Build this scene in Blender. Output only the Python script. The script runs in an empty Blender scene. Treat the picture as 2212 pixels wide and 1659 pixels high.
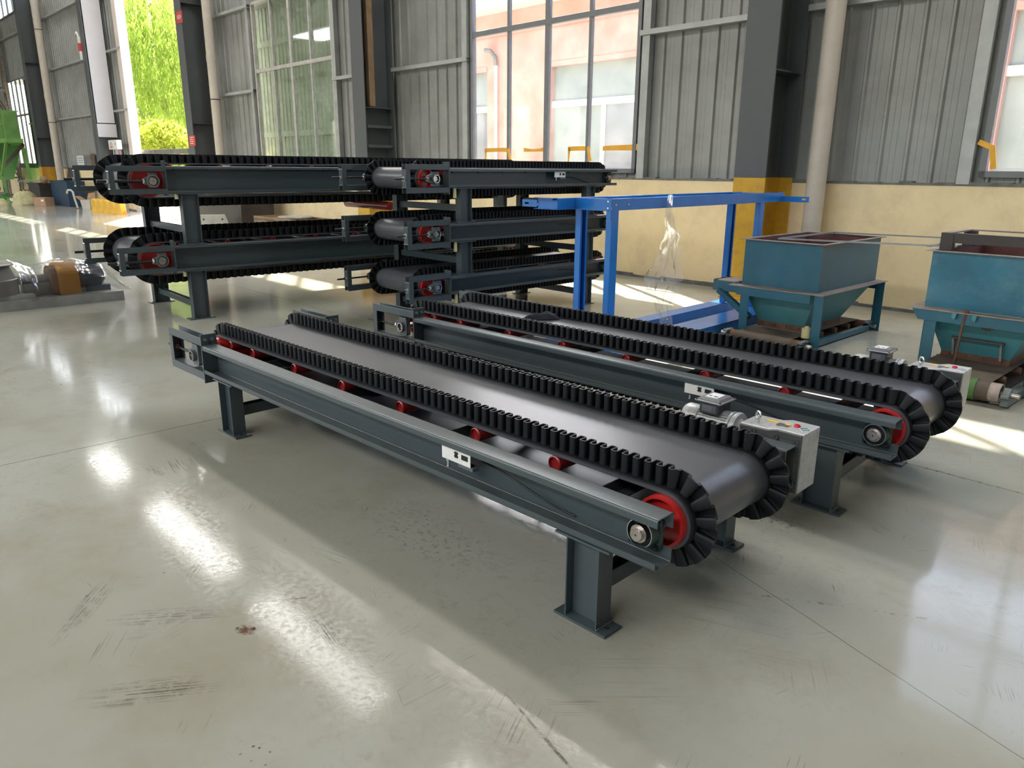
import bpy, math, random
from mathutils import Vector, Matrix, noise

random.seed(7)
PI = math.pi
sc = bpy.context.scene
COL = sc.collection

# ------------------------------------------------------------------ camera
CAM_F, CAM_TH, CAM_RO = 1631.92, 0.278657, 0.0069635
cam_d = bpy.data.cameras.new('camera')
cam_d.sensor_fit = 'HORIZONTAL'
cam_d.sensor_width = 36.0
cam_d.lens = 36.0 * CAM_F / 2212.0
cam_d.clip_start = 0.05
cam_d.clip_end = 500
cam = bpy.data.objects.new('camera', cam_d)
COL.objects.link(cam)
cam.matrix_world = (Matrix.Translation((0, 0, 1.5)) @ Matrix.Rotation(PI / 2 - CAM_TH, 4, 'X')
                    @ Matrix.Rotation(CAM_RO, 4, 'Z'))
sc.camera = cam

# the building frame: x runs along the window wall, y = minus the distance from the wall into the room
PHI = math.radians(-46.5)
ORG = Vector((2.66, 9.98, 0))
WU = Vector((math.cos(PHI), math.sin(PHI), 0))
WN = Vector((math.sin(PHI), -math.cos(PHI), 0))
def wf(w, n, z=0.0):
    return ORG + WU * w + WN * n + Vector((0, 0, z))

# ------------------------------------------------------------------ light and exposure
world = bpy.data.worlds.new('sky_world')
sc.world = world
world.use_nodes = True
wn_ = world.node_tree.nodes
wl_ = world.node_tree.links
for n_ in list(wn_):
    wn_.remove(n_)
sky = wn_.new('ShaderNodeTexSky')
sky.sky_type = 'NISHITA'
sky.sun_disc = False
sky.sun_elevation = math.radians(46)
sky.air_density = 1.0
sky.dust_density = 3.0
sky.ozone_density = 1.0
bg = wn_.new('ShaderNodeBackground')
bg.inputs['Strength'].default_value = 1.0
out_w = wn_.new('ShaderNodeOutputWorld')
wl_.new(sky.outputs[0], bg.inputs['Color'])
wl_.new(bg.outputs[0], out_w.inputs['Surface'])

SUN_DIR = (WU * 0.83 + WN * 0.47 + Vector((0, 0, -1))).normalized()
sun_d = bpy.data.lights.new('sun', 'SUN')
sun_d.energy = 22.0
sun_d.angle = math.radians(0.55)
sun_d.color = (1.0, 0.93, 0.80)
sun = bpy.data.objects.new('sun', sun_d)
COL.objects.link(sun)
sun.rotation_euler = SUN_DIR.to_track_quat('-Z', 'Y').to_euler()
sky.sun_rotation = math.atan2(-SUN_DIR.x, -SUN_DIR.y)

SKYLIGHT = 13.0
sc.view_settings.view_transform = 'Standard'
sc.view_settings.look = 'None'
sc.view_settings.exposure = 0.6
sc.view_settings.gamma = 1.0
sc.view_settings.use_curve_mapping = False
sc.cycles.sample_clamp_indirect = 2.5
sc.cycles.caustics_reflective = False
sc.cycles.caustics_refractive = False
sc.cycles.max_bounces = 5
sc.cycles.diffuse_bounces = 3
sc.cycles.glossy_bounces = 2
sc.cycles.adaptive_threshold = 0.04
sc.cycles.transmission_bounces = 4
sc.cycles.transparent_max_bounces = 10

# ------------------------------------------------------------------ materials
def new_mat(name):
    m = bpy.data.materials.new(name)
    m.use_nodes = True
    nt = m.node_tree
    b = nt.nodes['Principled BSDF']
    return m, nt, b

def mat(name, col, rough=0.5, metal=0.0, var=0.12, scale=6.0, bump=0.0, bscale=60.0, rvar=0.1,
        dirt=None, dirt_amt=0.0, dirt_scale=3.0, spec=0.5, coat=0.0):
    m, nt, b = new_mat(name)
    N = nt.nodes
    Lk = nt.links
    tc = N.new('ShaderNodeTexCoord')
    no = N.new('ShaderNodeTexNoise')
    no.inputs['Scale'].default_value = scale
    no.inputs['Detail'].default_value = 3
    Lk.new(tc.outputs['Object'], no.inputs['Vector'])
    r = N.new('ShaderNodeValToRGB')
    r.color_ramp.elements[0].position = 0.3
    r.color_ramp.elements[1].position = 0.7
    r.color_ramp.elements[0].color = [c * (1 - var) for c in col] + [1]
    r.color_ramp.elements[1].color = [min(1, c * (1 + var)) for c in col] + [1]
    Lk.new(no.outputs['Fac'], r.inputs['Fac'])
    colout = r.outputs['Color']
    if dirt:
        n2 = N.new('ShaderNodeTexNoise')
        n2.inputs['Scale'].default_value = dirt_scale
        n2.inputs['Detail'].default_value = 6
        n2.inputs['Roughness'].default_value = 0.7
        Lk.new(tc.outputs['Object'], n2.inputs['Vector'])
        mr = N.new('ShaderNodeMapRange')
        mr.inputs['From Min'].default_value = 0.45
        mr.inputs['From Max'].default_value = 0.75
        mr.inputs['To Max'].default_value = dirt_amt
        Lk.new(n2.outputs['Fac'], mr.inputs['Value'])
        mx = N.new('ShaderNodeMix')
        mx.data_type = 'RGBA'
        Lk.new(mr.outputs[0], mx.inputs['Factor'])
        Lk.new(colout, mx.inputs['A'])
        mx.inputs['B'].default_value = list(dirt) + [1]
        colout = mx.outputs['Result']
    Lk.new(colout, b.inputs['Base Color'])
    mr2 = N.new('ShaderNodeMapRange')
    mr2.inputs['To Min'].default_value = max(0.02, rough - rvar)
    mr2.inputs['To Max'].default_value = min(1, rough + rvar)
    Lk.new(no.outputs['Fac'], mr2.inputs['Value'])
    Lk.new(mr2.outputs[0], b.inputs['Roughness'])
    b.inputs['Metallic'].default_value = metal
    b.inputs['Specular IOR Level'].default_value = spec
    if coat:
        b.inputs['Coat Weight'].default_value = coat
        b.inputs['Coat Roughness'].default_value = 0.12
    if bump > 0:
        n3 = N.new('ShaderNodeTexNoise')
        n3.inputs['Scale'].default_value = bscale
        n3.inputs['Detail'].default_value = 4
        Lk.new(tc.outputs['Object'], n3.inputs['Vector'])
        bp = N.new('ShaderNodeBump')
        bp.inputs['Strength'].default_value = bump
        bp.inputs['Distance'].default_value = 0.01
        Lk.new(n3.outputs['Fac'], bp.inputs['Height'])
        Lk.new(bp.outputs[0], b.inputs['Normal'])
    return m

def emis(name, col, s):
    m, nt, b = new_mat(name)
    b.inputs['Base Color'].default_value = (0.8, 0.8, 0.8, 1)
    b.inputs['Emission Color'].default_value = list(col) + [1]
    b.inputs['Emission Strength'].default_value = s
    return m

def glass_mat(name, tint, gl=0.06, haze=0.0, hazecol=(1, 1, 1)):
    m, nt, b = new_mat(name)
    N = nt.nodes
    Lk = nt.links
    N.remove(b)
    o = N['Material Output']
    tr = N.new('ShaderNodeBsdfTransparent')
    tr.inputs[0].default_value = list(tint) + [1]
    gs = N.new('ShaderNodeBsdfGlossy')
    gs.inputs['Roughness'].default_value = 0.03
    lw = N.new('ShaderNodeLayerWeight')
    lw.inputs['Blend'].default_value = 0.5
    pw = N.new('ShaderNodeMath')
    pw.operation = 'POWER'
    pw.inputs[1].default_value = 4.0
    Lk.new(lw.outputs['Facing'], pw.inputs[0])
    fr = N.new('ShaderNodeMath')
    fr.operation = 'MULTIPLY_ADD'
    fr.inputs[1].default_value = 0.6
    fr.inputs[2].default_value = 0.03
    Lk.new(pw.outputs[0], fr.inputs[0])
    mx = N.new('ShaderNodeMixShader')
    Lk.new(fr.outputs[0], mx.inputs[0])
    Lk.new(tr.outputs[0], mx.inputs[1])
    Lk.new(gs.outputs[0], mx.inputs[2])
    last = mx.outputs[0]
    if haze > 0:
        df = N.new('ShaderNodeBsdfTranslucent')
        df.inputs[0].default_value = list(hazecol) + [1]
        d2 = N.new('ShaderNodeBsdfDiffuse')
        d2.inputs[0].default_value = list(hazecol) + [1]
        ad = N.new('ShaderNodeMixShader')
        ad.inputs[0].default_value = 0.5
        Lk.new(df.outputs[0], ad.inputs[1])
        Lk.new(d2.outputs[0], ad.inputs[2])
        tc = N.new('ShaderNodeTexCoord')
        no = N.new('ShaderNodeTexNoise')
        no.inputs['Scale'].default_value = 2.5
        no.inputs['Detail'].default_value = 8
        Lk.new(tc.outputs['Object'], no.inputs['Vector'])
        mr = N.new('ShaderNodeMapRange')
        mr.inputs['From Min'].default_value = 0.3
        mr.inputs['From Max'].default_value = 0.8
        mr.inputs['To Max'].default_value = haze * 2
        Lk.new(no.outputs['Fac'], mr.inputs['Value'])
        m2 = N.new('ShaderNodeMixShader')
        Lk.new(mr.outputs[0], m2.inputs[0])
        Lk.new(last, m2.inputs[1])
        Lk.new(ad.outputs[0], m2.inputs[2])
        last = m2.outputs[0]
    Lk.new(last, o.inputs['Surface'])
    return m

def film_mat(name):
    m, nt, b = new_mat(name)
    N = nt.nodes
    Lk = nt.links
    N.remove(b)
    o = N['Material Output']
    tr = N.new('ShaderNodeBsdfTransparent')
    tr.inputs[0].default_value = (0.93, 0.93, 0.93, 1)
    gs = N.new('ShaderNodeBsdfGlossy')
    gs.inputs['Roughness'].default_value = 0.12
    gs.inputs['Color'].default_value = (1, 1, 1, 1)
    df = N.new('ShaderNodeBsdfTranslucent')
    df.inputs[0].default_value = (0.85, 0.85, 0.84, 1)
    a = N.new('ShaderNodeMixShader')
    a.inputs[0].default_value = 0.2
    Lk.new(tr.outputs[0], a.inputs[1])
    Lk.new(df.outputs[0], a.inputs[2])
    lw = N.new('ShaderNodeLayerWeight')
    lw.inputs['Blend'].default_value = 0.32
    mx = N.new('ShaderNodeMixShader')
    pw = N.new('ShaderNodeMath')
    pw.operation = 'POWER'
    pw.inputs[1].default_value = 1.3
    Lk.new(lw.outputs['Facing'], pw.inputs[0])
    Lk.new(pw.outputs[0], mx.inputs[0])
    Lk.new(a.outputs[0], mx.inputs[1])
    Lk.new(gs.outputs[0], mx.inputs[2])
    Lk.new(mx.outputs[0], o.inputs['Surface'])
    return m

def leaf_mat(name, col, tl=0.6):
    m, nt, b = new_mat(name)
    N = nt.nodes
    Lk = nt.links
    N.remove(b)
    o = N['Material Output']
    tc = N.new('ShaderNodeTexCoord')
    no = N.new('ShaderNodeTexNoise')
    no.inputs['Scale'].default_value = 1.5
    no.inputs['Detail'].default_value = 5
    Lk.new(tc.outputs['Object'], no.inputs['Vector'])
    r = N.new('ShaderNodeValToRGB')
    r.color_ramp.elements[0].position = 0.35
    r.color_ramp.elements[1].position = 0.65
    r.color_ramp.elements[0].color = [c * 0.65 for c in col] + [1]
    r.color_ramp.elements[1].color = [min(1, c * 1.25) for c in col] + [1]
    Lk.new(no.outputs['Fac'], r.inputs['Fac'])
    d = N.new('ShaderNodeBsdfDiffuse')
    t = N.new('ShaderNodeBsdfTranslucent')
    Lk.new(r.outputs[0], d.inputs[0])
    Lk.new(r.outputs[0], t.inputs[0])
    mx = N.new('ShaderNodeMixShader')
    mx.inputs[0].default_value = tl
    Lk.new(d.outputs[0], mx.inputs[1])
    Lk.new(t.outputs[0], mx.inputs[2])
    Lk.new(mx.outputs[0], o.inputs['Surface'])
    return m

M = {}
M['steel'] = mat('grey_blue_painted_steel', (0.057, 0.073, 0.079), 0.34, 0.0, 0.03, 3, 0.0, 240, 0.02)
M['steel_in'] = M['steel']
M['rubber'] = mat('black_sidewall_rubber', (0.006, 0.006, 0.008), 0.5, 0, 0.2, 12, 0.0, 150, 0.05, spec=0.32)
M['belt'] = mat('worn_belt_rubber', (0.066, 0.069, 0.080), 0.33, 0, 0.18, 4, 0.0, 160, 0.05, spec=0.65)
M['red'] = mat('red_gloss_paint', (0.52, 0.022, 0.02), 0.25, 0, 0.08, 8, 0.02, 150, 0.06)
M['redroll'] = mat('dark_red_roller_paint', (0.30, 0.022, 0.02), 0.25, 0, 0.12, 8, 0.02, 150, 0.06)
M['castgreen'] = mat('dark_green_bearing_casting', (0.022, 0.045, 0.038), 0.4, 0, 0.15, 20, 0.12, 90)
M['castgrey'] = mat('grey_bearing_casting', (0.10, 0.115, 0.115), 0.42, 0, 0.1, 20, 0.1, 90)
M['metal'] = mat('machined_steel', (0.55, 0.50, 0.47), 0.28, 1.0, 0.1, 30, 0.02, 200)
M['chrome'] = mat('bright_ring_steel', (0.75, 0.75, 0.75), 0.2, 1.0, 0.05, 30)
M['black'] = mat('black_oxide_steel', (0.02, 0.02, 0.022), 0.35, 0.3, 0.15, 20)
M['hole'] = mat('painted_hole_shade', (0.012, 0.013, 0.014), 0.8, 0, 0.1)  # flat dark pieces painted in place of the shade inside holes
M['gear'] = mat('silver_gearbox_paint', (0.46, 0.47, 0.48), 0.35, 0.15, 0.06, 12, 0.05, 120, 0.06,
                dirt=(0.12, 0.11, 0.10), dirt_amt=0.5, dirt_scale=40)
M['gearside'] = mat('grey_gearbox_casting', (0.085, 0.088, 0.09), 0.42, 0.1, 0.12, 15, 0.1, 70)
M['white'] = mat('white_paint', (0.78, 0.77, 0.74), 0.45, 0, 0.05, 8)
M['label'] = mat('label_paper', (0.75, 0.77, 0.80), 0.5, 0, 0.03)
M['labeldark'] = mat('label_print', (0.10, 0.11, 0.13), 0.5, 0, 0.1)
M['yellowlab'] = mat('yellow_label', (0.80, 0.48, 0.03), 0.45, 0, 0.06)
M['greenlab'] = mat('dark_green_label', (0.01, 0.09, 0.09), 0.45, 0, 0.06)
M['redcap'] = mat('red_plastic_cap', (0.65, 0.02, 0.05), 0.25, 0, 0.05)
M['jbox'] = mat('dark_terminal_box', (0.05, 0.052, 0.06), 0.4, 0.1, 0.1, 15)
M['greylid'] = mat('grey_terminal_lid', (0.19, 0.19, 0.20), 0.32, 0.3, 0.06, 15)
M['blue'] = mat('blue_gloss_rack_paint', (0.015, 0.16, 0.52), 0.22, 0, 0.08, 5, 0.0, 60, 0.05)
M['teal'] = mat('teal_hopper_paint', (0.018, 0.10, 0.15), 0.38, 0, 0.15, 3, 0.03, 60, 0.1,
                dirt=(0.07, 0.17, 0.20), dirt_amt=0.35, dirt_scale=2.5)
M['teal_light'] = mat('faded_teal_paint', (0.05, 0.20, 0.23), 0.42, 0, 0.15, 3, 0.03, 60, 0.1,
                      dirt=(0.14, 0.23, 0.22), dirt_amt=0.5, dirt_scale=4)
M['teal_old'] = mat('scuffed_teal_paint', (0.02, 0.13, 0.20), 0.42, 0, 0.2, 3, 0.04, 60, 0.1,
                    dirt=(0.11, 0.22, 0.27), dirt_amt=0.8, dirt_scale=3.2)
M['dust'] = mat('dusty_steel_flange', (0.27, 0.22, 0.19), 0.7, 0, 0.2, 9, 0.05, 80, 0.1)
M['rustred'] = mat('red_oxide_primer', (0.14, 0.045, 0.04), 0.6, 0, 0.25, 5, 0.05, 60)
M['rust'] = mat('rusty_steel', (0.13, 0.065, 0.04), 0.75, 0.1, 0.35, 9, 0.15, 60)
M['oldbelt'] = mat('brown_dusty_belt', (0.10, 0.075, 0.055), 0.7, 0, 0.25, 6, 0.06, 60)
M['greydirty'] = mat('dirty_grey_green_steel', (0.14, 0.18, 0.18), 0.5, 0.1, 0.2, 6, 0.06, 60, 0.1,
                     dirt=(0.22, 0.17, 0.13), dirt_amt=0.5, dirt_scale=8)
M['greenbelt'] = mat('green_lagging', (0.06, 0.17, 0.03), 0.6, 0, 0.3, 5, 0.08, 60, 0.1,
                     dirt=(0.12, 0.10, 0.06), dirt_amt=0.8, dirt_scale=5)
M['palerust'] = mat('worn_bare_drum', (0.34, 0.28, 0.25), 0.55, 0.3, 0.3, 12, 0.08, 60)
M['cream'] = mat('cream_plastic', (0.62, 0.57, 0.30), 0.45, 0, 0.08)
M['cladding'] = mat('grey_wall_sheet', (0.31, 0.315, 0.30), 0.45, 0.15, 0.08, 2.5, 0.02, 60, 0.08,
                    dirt=(0.16, 0.15, 0.13), dirt_amt=0.5, dirt_scale=1.2)
M['annex'] = mat('pale_annex_sheet', (0.66, 0.68, 0.60), 0.5, 0, 0.06, 2)
M['girt'] = mat('galvanised_girt', (0.40, 0.41, 0.40), 0.45, 0.3, 0.12, 5, 0.03, 60)
M['plaster'] = mat('cream_yellow_plaster', (0.92, 0.74, 0.45), 0.8, 0, 0.04, 2.0, 0.06, 40, 0.05,
                   dirt=(0.42, 0.33, 0.22), dirt_amt=0.35, dirt_scale=2.2)
M['mortar'] = mat('dirty_grey_mortar', (0.17, 0.165, 0.155), 0.9, 0, 0.3, 8, 0.3, 30)
M['column'] = mat('dark_grey_column_paint', (0.085, 0.092, 0.097), 0.45, 0, 0.06, 3, 0.0, 60)
M['colyellow'] = mat('yellow_column_paint', (0.66, 0.37, 0.03), 0.45, 0, 0.08, 3, 0.02, 60, 0.08,
                     dirt=(0.2, 0.12, 0.05), dirt_amt=0.5, dirt_scale=6)
M['pipe'] = mat('cream_pvc_pipe', (0.56, 0.50, 0.43), 0.45, 0, 0.05, 3, 0.0, 60, 0.05,
                dirt=(0.40, 0.34, 0.27), dirt_amt=0.4, dirt_scale=4)
M['winframe'] = mat('grey_aluminium_frame', (0.17, 0.175, 0.185), 0.4, 0.2, 0.08, 8)
M['winold'] = mat('weathered_white_frame', (0.50, 0.48, 0.45), 0.5, 0.2, 0.15, 8, 0.03, 60)
M['glass'] = glass_mat('dusty_window_glass', (0.97, 0.98, 0.97), haze=0.03, hazecol=(0.9, 0.9, 0.88))
M['glass_old'] = glass_mat('greenish_dirty_glass', (0.85, 0.90, 0.84), haze=0.22, hazecol=(0.62, 0.65, 0.58))
M['tape'] = mat('yellow_sealing_tape', (0.85, 0.42, 0.03), 0.4, 0, 0.1, 10)
M['wood'] = mat('stained_timber', (0.26, 0.17, 0.10), 0.7, 0, 0.3, 3, 0.1, 30)
M['roofm'] = mat('white_roof_underside', (0.55, 0.56, 0.56), 0.6, 0, 0.05, 1)
M['skylight'] = emis('sunlit_translucent_skylight', (1.0, 0.985, 0.95), SKYLIGHT)
M['pink'] = mat('pink_render', (0.52, 0.27, 0.215), 0.85, 0, 0.07, 0.8, 0.05, 20, 0.05,
                dirt=(0.50, 0.46, 0.42), dirt_amt=0.4, dirt_scale=0.9)
M['shutter'] = mat('pale_green_grey_shutter', (0.24, 0.275, 0.27), 0.6, 0, 0.05, 2)
M['pinkpane'] = mat('dark_grey_window_film', (0.17, 0.18, 0.21), 0.4, 0, 0.12, 1.2)
M['rooftile'] = mat('red_brown_roof_tile', (0.36, 0.22, 0.19), 0.8, 0, 0.25, 4, 0.1, 20)
M['ground'] = mat('outdoor_concrete', (0.48, 0.46, 0.42), 0.9, 0, 0.12, 0.6, 0.05, 20)
M['willow'] = leaf_mat('willow_leaf', (0.36, 0.47, 0.09), 0.62)
M['shrub'] = leaf_mat('bright_shrub_leaf', (0.46, 0.52, 0.08), 0.55)
M['bark'] = mat('tree_bark', (0.16, 0.11, 0.07), 0.9, 0, 0.3, 6, 0.3, 20)
M['green'] = mat('bright_green_machine_paint', (0.035, 0.27, 0.045), 0.4, 0, 0.15, 2, 0.02, 40, 0.1,
                 dirt=(0.14, 0.25, 0.06), dirt_amt=0.6, dirt_scale=1.5)
M['greenlight'] = mat('light_green_paint', (0.16, 0.36, 0.08), 0.45, 0, 0.15, 3)
M['darksteel'] = mat('dark_brown_steel_plate', (0.05, 0.04, 0.037), 0.5, 0.2, 0.3, 2.5, 0.05, 30)
M['greysteel'] = mat('dull_grey_steel', (0.20, 0.195, 0.18), 0.45, 0.4, 0.2, 4, 0.05, 50, 0.1)
M['galv'] = mat('galvanised_tray', (0.38, 0.38, 0.36), 0.4, 0.45, 0.15, 7, 0.04, 50, 0.1)
M['orange'] = mat('ochre_guard_paint', (0.38, 0.17, 0.03), 0.4, 0, 0.1, 5)
M['motorblue'] = mat('dark_blue_motor_paint', (0.015, 0.045, 0.09), 0.4, 0, 0.15, 6)
M['film'] = film_mat('clear_plastic_film')
M['sack'] = mat('straw_woven_sack', (0.50, 0.45, 0.25), 0.85, 0, 0.15, 8, 0.2, 60)
M['carton'] = mat('brown_cardboard', (0.40, 0.24, 0.15), 0.8, 0, 0.1, 5)
M['brightyellow'] = mat('yellow_painted_bracket', (0.75, 0.42, 0.03), 0.4, 0, 0.15, 4)
M['lavender'] = mat('pale_grey_lilac_paint', (0.55, 0.54, 0.57), 0.5, 0, 0.04, 2)
M['jamb'] = mat('pinkish_white_jamb', (0.74, 0.64, 0.58), 0.6, 0, 0.05, 2)
M['signred'] = mat('red_sign', (0.55, 0.05, 0.04), 0.5, 0, 0.08, 6)
M['cloth'] = mat('dark_navy_cloth', (0.012, 0.014, 0.025), 0.9, 0, 0.3, 30, 0.3, 90)
M['castwhite'] = mat('pale_cast_plate', (0.52, 0.49, 0.43), 0.7, 0, 0.12, 5, 0.05, 30)
M['galvrod'] = mat('grey_thin_frame_bar', (0.26, 0.275, 0.30), 0.35, 0.3, 0.1, 6)
M['bluepart'] = mat('pale_blue_painted_part', (0.20, 0.42, 0.68), 0.4, 0, 0.06, 6)

def floor_mat():
    m, nt, b = new_mat('worn_grey_green_floor_coating')
    N = nt.nodes
    Lk = nt.links
    tc = N.new('ShaderNodeTexCoord')
    co = tc.outputs['Object']
    cache = {}
    def noise_(scale, detail=6, rough=0.6, vec=None):
        key = (scale, detail, rough)
        if vec is None and key in cache:
            return cache[key]
        n = N.new('ShaderNodeTexNoise')
        n.inputs['Scale'].default_value = scale
        n.inputs['Detail'].default_value = detail
        n.inputs['Roughness'].default_value = rough
        Lk.new(vec or co, n.inputs['Vector'])
        if vec is None:
            cache[key] = n.outputs['Fac']
        return n.outputs['Fac']
    def rng(v, a, b_, c=0.0, d=1.0):
        r = N.new('ShaderNodeMapRange')
        r.inputs['From Min'].default_value = a
        r.inputs['From Max'].default_value = b_
        r.inputs['To Min'].default_value = c
        r.inputs['To Max'].default_value = d
        Lk.new(v, r.inputs['Value'])
        return r.outputs[0]
    def mix(f, a, b_):
        x = N.new('ShaderNodeMix')
        x.data_type = 'RGBA'
        Lk.new(f, x.inputs['Factor'])
        if isinstance(a, tuple):
            x.inputs['A'].default_value = list(a) + [1]
        else:
            Lk.new(a, x.inputs['A'])
        if isinstance(b_, tuple):
            x.inputs['B'].default_value = list(b_) + [1]
        else:
            Lk.new(b_, x.inputs['B'])
        return x.outputs['Result']
    def mul(a, b_):
        x = N.new('ShaderNodeMath')
        x.operation = 'MULTIPLY'
        Lk.new(a, x.inputs[0])
        if isinstance(b_, float):
            x.inputs[1].default_value = b_
        else:
            Lk.new(b_, x.inputs[1])
        return x.outputs[0]
    def mapped(rot, sx, sy):
        mp = N.new('ShaderNodeMapping')
        mp.inputs['Rotation'].default_value = (0, 0, rot)
        mp.inputs['Scale'].default_value = (sx, sy, 1)
        Lk.new(co, mp.inputs['Vector'])
        return mp.outputs[0]
    big = noise_(0.45, 4)
    c = mix(rng(big, 0.35, 0.65), (0.325, 0.315, 0.255), (0.39, 0.392, 0.35))
    # brown ingrained dirt
    d1 = rng(noise_(1.3, 5, 0.65), 0.50, 0.72, 0, 0.6)
    c = mix(d1, c, (0.27, 0.235, 0.17))
    # fine speckle
    sp = rng(noise_(55, 3, 0.7), 0.66, 0.76, 0, 0.55)
    c = mix(mul(sp, rng(noise_(2.1, 4), 0.42, 0.62)), c, (0.10, 0.085, 0.07))
    # short scratches, each patch with a direction of its own, and broad scuffs
    for vs_, st_, th_, amt, col, msk in ((3.2, 150.0, 0.60, 0.60, (0.12, 0.10, 0.08), 0.50), (7.0, 200.0, 0.61, 0.55, (0.10, 0.085, 0.07), 0.50), (1.6, 110.0, 0.61, 0.42, (0.16, 0.14, 0.11), 0.54)):
        vo_ = N.new('ShaderNodeTexVoronoi')
        vo_.inputs['Scale'].default_value = vs_
        Lk.new(co, vo_.inputs['Vector'])
        sc_ = N.new('ShaderNodeSeparateColor')
        Lk.new(vo_.outputs['Color'], sc_.inputs[0])
        an_ = N.new('ShaderNodeMath')
        an_.operation = 'MULTIPLY'
        an_.inputs[1].default_value = 6.283
        Lk.new(sc_.outputs[0], an_.inputs[0])
        vr = N.new('ShaderNodeVectorRotate')
        vr.rotation_type = 'Z_AXIS'
        Lk.new(co, vr.inputs['Vector'])
        Lk.new(an_.outputs[0], vr.inputs['Angle'])
        mp = N.new('ShaderNodeMapping')
        mp.inputs['Scale'].default_value = (vs_ * 1.1, st_, 1)
        Lk.new(vr.outputs[0], mp.inputs['Vector'])
        Lk.new(vo_.outputs['Color'], mp.inputs['Location'])
        s_ = rng(noise_(1.0, 2, 0.5, mp.outputs[0]), th_, th_ + 0.05)
        edge = rng(vo_.outputs['Distance'], 0.30, 0.50, 1, 0)
        area = rng(noise_(vs_ * 0.35, 3, 0.6), msk, msk + 0.12)
        c = mix(mul(mul(mul(s_, edge), area), amt), c, col)
    wear = rng(noise_(14, 5, 0.8), 0.52, 0.72, 0, 0.35)
    c = mix(mul(wear, rng(noise_(0.9, 3), 0.45, 0.62)), c, (0.20, 0.17, 0.13))
    # isolated dark drops
    vo = N.new('ShaderNodeTexVoronoi')
    vo.inputs['Scale'].default_value = 5.0
    Lk.new(co, vo.inputs['Vector'])
    dr = rng(vo.outputs['Distance'], 0.03, 0.045, 1, 0)
    c = mix(mul(mul(dr, rng(noise_(1.1, 2), 0.56, 0.6)), 0.85), c, (0.035, 0.05, 0.07))
    # individual marks with a place of their own: (w, n, half length, half width, angle, colour, amount, streak)
    for (sw_, sn_, ra, rb_, an_, col, amt, stk) in (
            (3.19, 7.92, 0.045, 0.03, 0.4, (0.10, 0.035, 0.02), 0.9, 0), (3.20, 7.90, 0.012, 0.009, 0, (0.03, 0.008, 0.006), 1.0, 0),
            (3.17, 7.935, 0.014, 0.008, 0, (0.03, 0.008, 0.006), 1.0, 0),
            (3.38, 7.73, 0.14, 0.05, -0.15, (0.07, 0.055, 0.04), 0.9, 1), (2.94, 8.07, 0.24, 0.06, 0.95, (0.11, 0.10, 0.08), 0.85, 1),
            (3.30, 8.26, 0.22, 0.07, 1.0, (0.09, 0.08, 0.065), 0.9, 1), (2.68, 8.27, 0.25, 0.05, -0.7, (0.12, 0.105, 0.085), 0.8, 1),
            (1.55, 7.65, 0.16, 0.035, 0.1, (0.14, 0.12, 0.10), 0.8, 1), (3.05, 7.05, 0.5, 0.22, 0.0, (0.10, 0.085, 0.06), 0.55, 2),
            (3.88, 5.83, 0.35, 0.12, 0.0, (0.07, 0.05, 0.035), 0.7, 2), (4.25, 7.55, 0.26, 0.006, -0.22, (0.07, 0.055, 0.04), 0.8, 0),
            (3.12, 7.72, 0.13, 0.004, 1.0, (0.06, 0.05, 0.04), 0.9, 0), (4.5, 6.3, 0.5, 0.012, 0.55, (0.10, 0.08, 0.06), 0.7, 2),
            (4.42, 4.68, 0.35, 0.022, 0.0, (0.05, 0.025, 0.03), 0.95, 2),
            (-1.45, 5.2, 0.9, 0.35, 0.3, (0.20, 0.165, 0.11), 0.6, 2), (3.76, 8.14, 0.10, 0.04, 0.3, (0.015, 0.03, 0.055), 1.0, 3), (2.7, 8.1, 0.4, 0.2, 0.3, (0.015, 0.03, 0.06), 0.9, 4)):
        mp = N.new('ShaderNodeMapping')
        mp.vector_type = 'TEXTURE'
        mp.inputs['Location'].default_value = (sw_, -sn_, 0)
        mp.inputs['Rotation'].default_value = (0, 0, an_)
        mp.inputs['Scale'].default_value = (ra, rb_, 1)
        Lk.new(co, mp.inputs['Vector'])
        ln = N.new('ShaderNodeVectorMath')
        ln.operation = 'LENGTH'
        Lk.new(mp.outputs[0], ln.inputs[0])
        f_ = rng(ln.outputs['Value'], 0.45 if stk != 0 else 0.75, 1.0, 1, 0)
        f_ = mul(f_, rng(noise_(22, 3, 0.7), 0.38, 0.56))
        if stk == 1:
            m2_ = N.new('ShaderNodeMapping')
            m2_.inputs['Scale'].default_value = (0.6, 9.0, 1)
            Lk.new(mp.outputs[0], m2_.inputs['Vector'])
            f_ = mul(f_, rng(noise_(1.0, 3, 0.6, m2_.outputs[0]), 0.46, 0.58))
        elif stk == 2:
            f_ = mul(f_, rng(noise_(38, 3, 0.75), 0.53, 0.62))
        elif stk in (3, 4):
            v2 = N.new('ShaderNodeTexVoronoi')
            v2.inputs['Scale'].default_value = 45.0 if stk == 3 else 14.0
            Lk.new(co, v2.inputs['Vector'])
            f_ = mul(f_, rng(v2.outputs['Distance'], 0.16, 0.24, 1, 0) if stk == 3 else rng(v2.outputs['Distance'], 0.08, 0.11, 1, 0))
        c = mix(mul(f_, float(amt)), c, col)
    # hairline crack
    sx = N.new('ShaderNodeSeparateXYZ')
    Lk.new(co, sx.inputs[0])
    ax, an, bx_, bn = 3.72, 6.24, 5.15, 6.67
    dx, dn = bx_ - ax, bn - an
    ll = math.hypot(dx, dn)
    m1 = N.new('ShaderNodeMath')
    m1.operation = 'MULTIPLY'
    m1.inputs[1].default_value = dn / ll
    Lk.new(sx.outputs['X'], m1.inputs[0])
    m2 = N.new('ShaderNodeMath')
    m2.operation = 'MULTIPLY_ADD'
    m2.inputs[1].default_value = dx / ll
    Lk.new(sx.outputs['Y'], m2.inputs[0])
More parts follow.
